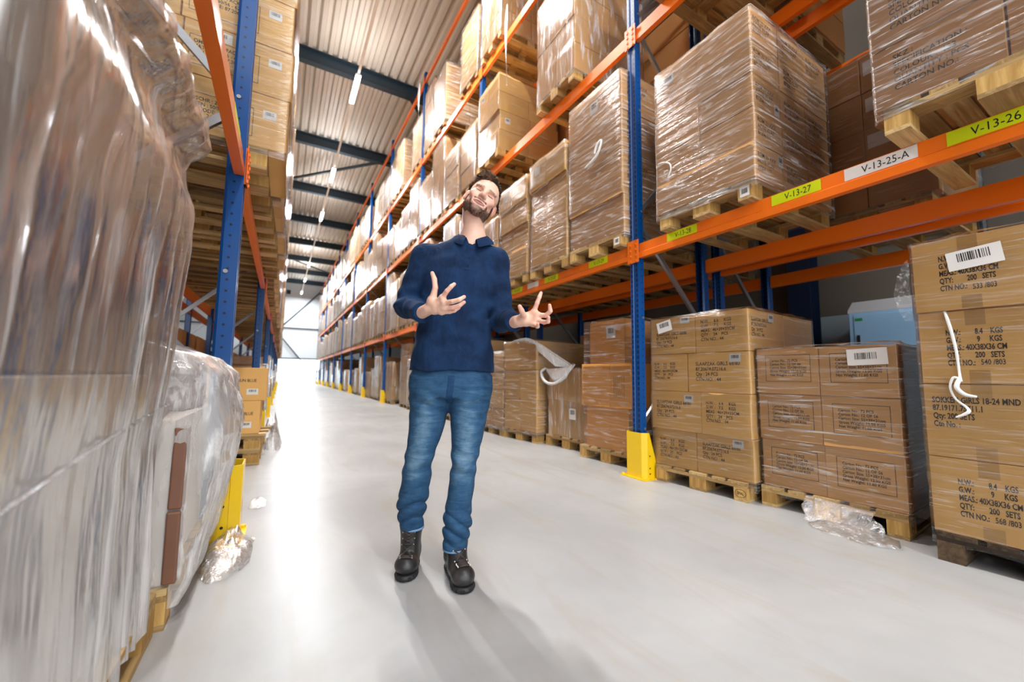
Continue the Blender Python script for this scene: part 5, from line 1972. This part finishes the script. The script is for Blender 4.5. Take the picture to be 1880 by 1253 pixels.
# mouth: dark inside, teeth, lips
fm = Field()
fm.ell(hp(0.0, 0.072, -0.0635), (0.037, 0.015, 0.0080), 0.004, HR)
p_, q_ = fm.mesh(0.0018)
skin('mouth_inside', p_, q_, MOUTH, man, 1)
fm = Field()
fm.ell(hp(0.0, 0.074, -0.0605), (0.030, 0.0145, 0.0042), 0.003, HR)
p_, q_ = fm.mesh(0.0014)
skin('teeth', p_, q_, TEETH, man, 1)
fm = Field()
for t0, t1 in zip(np.linspace(-1, 1, 13), np.linspace(-1, 1, 13)[1:]):
    for (z0, bow, dz) in ((-0.0565, -0.0005, 1), (-0.0715, 0.0145, -1)):
        a = [hp(0.0385 * t, 0.0925 - 0.0235 * t * t, z0 + bow * t * t) for t in (t0, t1)]
        r_ = [0.0031 * (1 - 0.60 * abs(t)) for t in (t0, t1)]
        fm.limb(a[0], a[1], r_[0], r_[1], 0.002)
p_, q_ = fm.mesh(0.0014)
skin('lips', p_, q_, LIP, man, 2)

# ---- navy long-sleeved polo shirt
sh = Field()
sh.tube([(-0.003, 0.020, 0.950, 0.212, 0.148), (-0.002, 0.020, 0.99, 0.208, 0.146), (0.004, 0.020, 1.10, 0.190, 0.138), (0.012, 0.022, 1.20, 0.181, 0.134), (0.016, 0.024, 1.32, 0.186, 0.136), (0.020, 0.028, 1.42, 0.192, 0.134), (0.022, 0.032, 1.50, 0.182, 0.118),
         (0.030, 0.034, 1.560, 0.140, 0.090), (0.055, 0.034, 1.600, 0.092, 0.074), (0.078, 0.030, 1.632, 0.070, 0.066)], 0.03, 2.3)
sh.limb((0.06, 0.035, 1.575), SHR, 0.056, 0.060, 0.05)
sh.limb((0.09, 0.035, 1.570), SHL, 0.055, 0.060, 0.04)
sh.limb(SHR, ELR, 0.066, 0.056, 0.035)
sh.limb(ELR, WRR, 0.056, 0.043, 0.02)
sh.limb(SHL, ELL, 0.064, 0.055, 0.035)
sh.limb(ELL, WRL, 0.055, 0.043, 0.02)
sh.limb(ELR, np.array(ELR) + (-0.012, 0.012, -0.012), 0.05, 0.045, 0.03)
sh.limb(ELL, np.array(ELL) + (0.0, 0.012, -0.012), 0.05, 0.045, 0.03)


def arm_t(p, a, b):
    a, b = np.array(a), np.array(b)
    ab = b - a
    t = (p - a) @ ab / (ab @ ab)
    d = np.sqrt((((p - a) - np.clip(t, 0, 1)[:, None] * ab) ** 2).sum(1))
    return t, np.exp(-(np.maximum(0, d - 0.07) / 0.02) ** 2)


def shirt_disp(p):
    d = 0.0030 * fnoise(p * np.array([1, 1, 0.55]), 34, 3) + 0.0012 * fnoise(p, 80, 9)
    for a, b, w, sd in ((SHR, ELR, 0.0045, 1), (SHL, ELL, 0.0045, 2), (ELR, WRR, 0.005, 3), (ELL, WRL, 0.005, 4)):
        t, m = arm_t(p, a, b)
        if sd > 2:
            amp = w * np.clip(1 - 1.2 * np.abs(t - 0.15), 0.15, 1)
        else:
            amp = w * np.clip((t - 0.25) * 1.5, 0.12, 1)
        ph = fnoise(p, 16, sd + 20)
        d += m * amp * np.sin(t * (21 if sd < 3 else 15) + 3.4 * ph + 40 * p[:, 0] * (0.6 if sd < 3 else 0.3)) * (t > -0.1) * (t < 1.1)
    tor = np.exp(-(((p[:, 0] - 0.01) / 0.24) ** 4))
    z = p[:, 2]
    d += tor * 0.0040 * np.sin(p[:, 0] * 30 + 3.0 * fnoise(p * np.array([1, 1, 0.3]), 7, 5)) * np.clip((1.30 - z) / 0.25, 0, 1)
    d += tor * 0.0035 * np.sin((z + 0.5 * np.abs(p[:, 0])) * 52 + 2.5 * fnoise(p, 9, 6)) * np.exp(-((z - 1.10) / 0.09) ** 2)
    return d


_sv = sh.value


def shirt_value(p, pr):
    d = _sv(p, pr)
    for wr, el in ((WRR, ELR), (WRL, ELL)):            # clean cut at the cuffs
        w_, e_ = np.array(wr), np.array(el)
        ax = nrm(w_ - e_)
        t = (p - w_) @ ax
        nearh = np.sqrt(((p - w_) ** 2).sum(1)) < 0.16
        d = np.where(nearh, np.maximum(d, t - 0.004), d)
    # neck opening
    hole = np.sqrt(((p - np.array([0.096, 0.018, 1.655])) * np.array([1, 1, 0.75])) ** 2 @ np.ones(3)) - 0.066
    vee = np.sqrt((((p - np.array([0.098, -0.060, 1.612])) * np.array([1.25, 1, 0.8])) ** 2).sum(1)) - 0.034
    return np.maximum(np.maximum(d, -hole), -vee)


sh.value = shirt_value
P2, Q2 = sh.mesh(0.0042, disp=shirt_disp)
shirt, P2 = skin('polo_shirt', P2, Q2, KNIT, man, 1)
for wr, el in ((WRR, ELR), (WRL, ELL)):                # knitted cuffs
    w_, e_ = np.array(wr), np.array(el)
    ax = nrm(w_ - e_)
    f_ = Field()
    f_.limb(w_ - ax * 0.040, w_ + ax * 0.006, 0.0440, 0.0400, 0.004)
    v0 = f_.value
    f_.value = lambda p, pr, v0=v0, w_=w_, ax=ax: np.maximum(np.maximum(v0(p, pr), ((p - w_) @ ax) - 0.010), -((p - w_) @ ax) - 0.045)
    a_, b_ = f_.mesh(0.003, disp=lambda p, ax=ax, w_=w_: 0.0006 * np.sin(((p - w_) @ nrm(np.cross(ax, (0, 0, 1)))) * 900))
    skin('cuff', a_, b_, KNIT, shirt, 1)
sn = np.zeros(len(P2) * 3, dtype=np.float32)
shirt.data.vertices.foreach_get('normal', sn)
sn = sn.reshape(-1, 3)


def shirt_front(x, z):
    """y of the shirt's front surface"""
    best = np.abs(P2[:, 0] - x) + np.abs(P2[:, 2] - z) + 9 * (P2[:, 1] > 0.0)
    return P2[np.argsort(best)[:4], 1].min()


# collar leaves, placket, buttons
NC = np.array([0.092, 0.022, 0])
col = MB()
for s in (-1, 1):
    rows_ = []
    for i in range(15):
        t = i / 14                                      # from the back of the neck to the collar point
        a = PI / 2 + s * (PI * 0.86) * t if s < 0 else PI / 2 - (PI * 0.86) * t
        a = PI / 2 + (-s) * (PI * 0.90) * t
        cx, sy = math.cos(a), math.sin(a)
        zc = 1.672 - 0.070 * t ** 1.4 + 0.006 * s * -1
        r0 = 0.066
        w = 0.040 + 0.026 * t ** 2
        base = NC + np.array([r0 * cx, r0 * sy * 1.0, zc])
        fold = NC + np.array([(r0 + 0.007) * cx, (r0 + 0.007) * sy, zc + 0.018 - 0.010 * t])
        o1 = NC + np.array([(r0 + 0.024) * cx, (r0 + 0.022) * sy, zc - 0.002 - 0.006 * t])
        o2 = NC + np.array([(r0 + 0.024 + w * 0.40) * cx + 0.014 * (-s) * -1 * t ** 3 * 0, (r0 + 0.018 + w * 0.35) * sy, zc - w * 0.72])
        rows_.append([tuple(base + (0, 0, -0.02)), tuple(base + (0, 0, 0.006)), tuple(fold), tuple(o1), tuple((o1 + o2) / 2 + np.array([cx, sy, 0.3]) * 0.004), tuple(o2)])
    col.grid(rows_)
col_o = col.build('collar', KNIT, shirt, smooth=True)
so = col_o.modifiers.new('thick', 'SOLIDIFY')
so.thickness = 0.0035
su = col_o.modifiers.new('round', 'SUBSURF')
su.levels = su.render_levels = 1
pl = MB()
rows_ = []
for i in range(11):
    z = 1.585 - 0.150 * i / 10
    xc = 0.094 - 0.012 * i / 10
    rows_.append([(xc + dx, shirt_front(xc + dx, z) - 0.0035 * (1 if abs(dx) < 0.016 else 0.2), z) for dx in (-0.019, -0.016, 0.0, 0.016, 0.019)])
pl.grid(rows_)
pl.build('placket', KNIT, shirt, smooth=True)
for z in (1.555, 1.50, 1.455):
    x = 0.094 - 0.012 * (1.585 - z) / 0.15
    y = shirt_front(x, z)
    MB().tube([(x, y - 0.003, z), (x, y - 0.0065, z)], 0.0055, 12).build('button', KNIT, shirt)

# ---- jeans
je = Field()
je.limb((-0.075, 0.015, 0.875), (0.075, 0.015, 0.875), 0.100, 0.100, 0.03)
je.tube([(0.0, 0.018, 0.83, 0.186, 0.118), (0.0, 0.018, 0.88, 0.194, 0.128), (0.0, 0.020, 0.93, 0.196, 0.130), (0.0, 0.020, 0.99, 0.186, 0.124)], 0.05, 2.3)
LEGR = [(-0.095, 0.018, 0.92, 0.098, 0.112), (-0.098, 0.015, 0.84, 0.100, 0.108), (-0.104, 0.006, 0.74, 0.090, 0.096), (-0.112, -0.006, 0.66, 0.082, 0.088), (-0.138, -0.020, 0.53, 0.066, 0.074), (-0.150, -0.006, 0.44, 0.068, 0.074), (-0.174, 0.020, 0.32, 0.069, 0.076), (-0.180, 0.032, 0.24, 0.060, 0.064), (-0.172, 0.036, 0.192, 0.053, 0.058)]
LEGL = [(0.095, 0.018, 0.92, 0.098, 0.112), (0.098, 0.010, 0.84, 0.098, 0.108), (0.094, 0.000, 0.74, 0.090, 0.096), (0.090, -0.012, 0.66, 0.080, 0.088), (0.082, -0.036, 0.53, 0.061, 0.072), (0.070, -0.030, 0.42, 0.060, 0.070), (0.055, -0.018, 0.30, 0.062, 0.068), (0.050, -0.014, 0.22, 0.064, 0.070), (0.046, -0.014, 0.17, 0.058, 0.062), (0.042, -0.018, 0.120, 0.054, 0.058)]
je.tube(LEGR, 0.03)
je.tube(LEGL, 0.03)


def jeans_disp(p):
    z = p[:, 2]
    left = p[:, 0] > -0.03
    n1 = fnoise(p, 12, 31)
    d = 0.0018 * fnoise(p, 50, 2)
    low = np.where(left, np.exp(-((z - 0.215) / 0.085) ** 2), np.exp(-((z - 0.30) / 0.075) ** 2))
    w_ = np.abs(np.sin(z * 52 + 1.5 * n1 + np.where(left, 22, -22) * p[:, 0] + 8 * p[:, 1]))
    d += low * 0.0125 * (1.5 * w_ ** 0.55 - 0.85) * (1 + 0.4 * fnoise(p, 20, 12))
    knee = np.exp(-((z - 0.52) / 0.08) ** 2)
    d += knee * 0.0040 * np.sin(z * 84 + 34 * p[:, 0] * np.where(left, 1, -1) + 2 * n1)
    hip = np.exp(-((z - 0.80) / 0.07) ** 2)
    d += hip * 0.0030 * np.sin(z * 80 - 60 * np.abs(p[:, 0] - 0.0) + 1.6 * n1)
    return d


P3, Q3 = je.mesh(0.0042, disp=jeans_disp)
jeans, P3 = skin('jeans', P3, Q3, DENIM, man, 1)
z = P3[:, 2]
xc = np.where(P3[:, 0] < -0.0, np.interp(z, [0.19, 0.44, 0.53, 0.66, 0.84], [-0.172, -0.150, -0.138, -0.112, -0.098]), np.interp(z, [0.12, 0.42, 0.53, 0.66, 0.84], [0.042, 0.07, 0.082, 0.09, 0.098]))
front = np.clip(-(P3[:, 1] - 0.0) / 0.09, 0, 1) * np.exp(-((P3[:, 0] - xc) / 0.052) ** 2)
fade = front * (0.55 * np.exp(-((z - 0.68) / 0.16) ** 2) + 0.40 * np.exp(-((z - 0.50) / 0.08) ** 2)) + 0.24
a = jeans.data.attributes.new('fade', 'FLOAT', 'POINT')
a.data.foreach_set('value', fade.astype(np.float32))


def ring(zc, cx, cy, rx, ry, hh, th, n=40, tilt=0.0):
    m = MB()
    rows_ = []
    for (dz, dr) in ((-hh, 0), (-hh, th), (0, th * 1.2), (hh, th), (hh, 0)):
        rows_.append([(cx + (rx + dr) * math.cos(2 * PI * k / n), cy + (ry + dr) * math.sin(2 * PI * k / n), zc + dz + tilt * math.cos(2 * PI * k / n)) for k in range(n + 1)])
    return m.grid(rows_)


ring(0.196, -0.172, 0.036, 0.0525, 0.0575, 0.005, 0.0025).build('hem', STITCH, jeans, smooth=True)
ring(0.124, 0.042, -0.018, 0.0535, 0.0575, 0.005, 0.0025).build('hem', STITCH, jeans, smooth=True)
fly = MB()


def jeans_front(x, z):
    best = np.abs(P3[:, 0] - x) + np.abs(P3[:, 2] - z) + 9 * (P3[:, 1] > 0.0)
    return P3[np.argsort(best)[:4], 1].min()


fly.grid([[(x + 0.012 - 0.016 * i / 9 * (i / 9), jeans_front(x, zz) - 0.004, zz) for x in (-0.004, 0.004, 0.016, 0.024)] for i, zz in enumerate(np.linspace(0.93, 0.80, 10))])
fly.build('fly_seam', DENIM, jeans, smooth=True)


# ---- safety boots
def boot(ankle, heel, toe, topz, label):
    ankle, heel, toe = (np.array(q, float) for q in (ankle, heel, toe))
    ax = nrm((toe - heel) * (1, 1, 0))
    sd = np.array([ax[1], -ax[0], 0])
    Lb = np.linalg.norm((toe - heel)[:2])
    up = np.array([0, 0, 1.0])
    B3 = np.stack([ax, sd, up], 1)

    def bp(u, v, w):
        return heel + ax * u * Lb + sd * v + up * w
    f = Field()
    f.limb(bp(0.20, 0, 0.075), np.array([ankle[0], ankle[1], topz]), 0.046, 0.050, 0.03)
    f.ell(bp(0.18, 0, 0.062), (0.055, 0.040, 0.046), 0.02, B3)
    f.limb(bp(0.22, 0, 0.085), bp(0.62, 0, 0.060), 0.042, 0.038, 0.02)
    f.limb(bp(0.52, 0, 0.066), np.array([ankle[0], ankle[1], topz]) + ax * 0.012, 0.040, 0.048, 0.02)
    f.ell(bp(0.55, 0, 0.050), (0.085, 0.047, 0.040), 0.02, B3)
    f.ell(bp(0.80, 0.002, 0.054), (0.062, 0.052, 0.042), 0.02, B3)
    f.ell(bp(0.86, 0.002, 0.060), (0.040, 0.042, 0.034), 0.015, B3)
    f.limb(np.array([ankle[0], ankle[1], topz - 0.012]), np.array([ankle[0], ankle[1], topz - 0.006]), 0.054, 0.054, 0.012)
    v0 = f.value
    f.value = lambda p, pr: np.maximum(v0(p, pr), 0.022 - p[:, 2])

    def dsp(p):
        q = (p - heel) @ B3
        seam = np.exp(-((q[:, 0] / Lb - 0.70) / 0.012) ** 2) * 0.0016
        return -seam + 0.0010 * fnoise(p, 70, 3) - 0.0012 * np.exp(-((q[:, 2] - 0.075) / 0.003) ** 2) * (q[:, 0] < 0.35 * Lb)
    a_, b_ = f.mesh(0.003, disp=dsp)
    t, pts = skin('boot', a_, b_, LEATHER, man, 1)
    t['label'] = label
    s = Field()
    s.ell(bp(0.22, 0, 0.016), (0.076, 0.043, 0.024), 0.01, B3)
    s.ell(bp(0.55, 0, 0.018), (0.110, 0.046, 0.022), 0.01, B3)
    s.ell(bp(0.79, 0, 0.016), (0.066, 0.0525, 0.026), 0.01, B3)
    w0 = s.value
    s.value = lambda p, pr: np.maximum(np.maximum(w0(p, pr), -p[:, 2] + 0.0005), p[:, 2] - 0.028)

    def tread(p):
        q = (p - heel) @ B3
        return np.where(q[:, 2] < 0.022, 0.002 * np.sign(np.sin(q[:, 0] * 330)), 0.0) - 0.006 * np.exp(-((q[:, 0] / Lb - 0.40) / 0.05) ** 2) * (q[:, 2] < 0.016)
    a_, b_ = s.mesh(0.003, disp=tread)
    skin('sole', a_, b_, SOLE, t, 0)

    def top_of(u, v):
        q = (pts - heel) @ B3
        best = np.abs(q[:, 0] - u * Lb) + np.abs(q[:, 1] - v)
        i = np.argsort(best)[:5]
        return pts[i[np.argmax(pts[i, 2])]]
    fr = ankle - heel
    tongue = MB()
    rows_ = []
    pp = []
    for i in range(6):
        k = i / 5
        base = bp(0.64 - 0.20 * k, 0, 0)
        zt = 0.094 + (topz - 0.094) * k ** 1.1
        y = base * (1, 1, 0) + up * zt
        # push forward on to the surface
        best = np.argmin(((pts - (y + ax * 0.06)) ** 2).sum(1))
        pp.append((pts[best], None))
    for i, (c, _) in enumerate(pp):
        c = np.array(c)
        lift = nrm(ax * 0.7 + up * 0.7)
        w_ = 0.024
        MB().tube([c - sd * w_ + lift * 0.001, c - sd * w_ * 0.4 + lift * 0.006, c + sd * w_ * 0.4 + lift * 0.006, c + sd * w_ + lift * 0.001], 0.0028, 6).build('lace', LACE, t, smooth=True)
        if i:
            c0 = np.array(pp[i - 1][0])
            for s_ in (-1, 1):
                MB().tube([c0 - sd * w_ * s_ + lift * 0.003, (c0 + c) / 2 + lift * 0.009, c + sd * w_ * s_ + lift * 0.003], 0.0026, 6).build('lace', LACE, t, smooth=True)
        for s_ in (-1, 1):
            e = c + sd * (w_ + 0.003) * s_
            MB().tube([e, e + lift * 0.003], 0.0030, 8).build('eyelet', METAL, t)
    return t


boot(ANR, (-0.188, 0.110, 0), (-0.160, -0.060, 0) if False else (-0.172, -0.075, 0), 0.215, 'black boot, foot set back')
boot(ANL, (0.012, 0.075, 0), (0.118, -0.185, 0), 0.150, 'black boot, foot set forward')
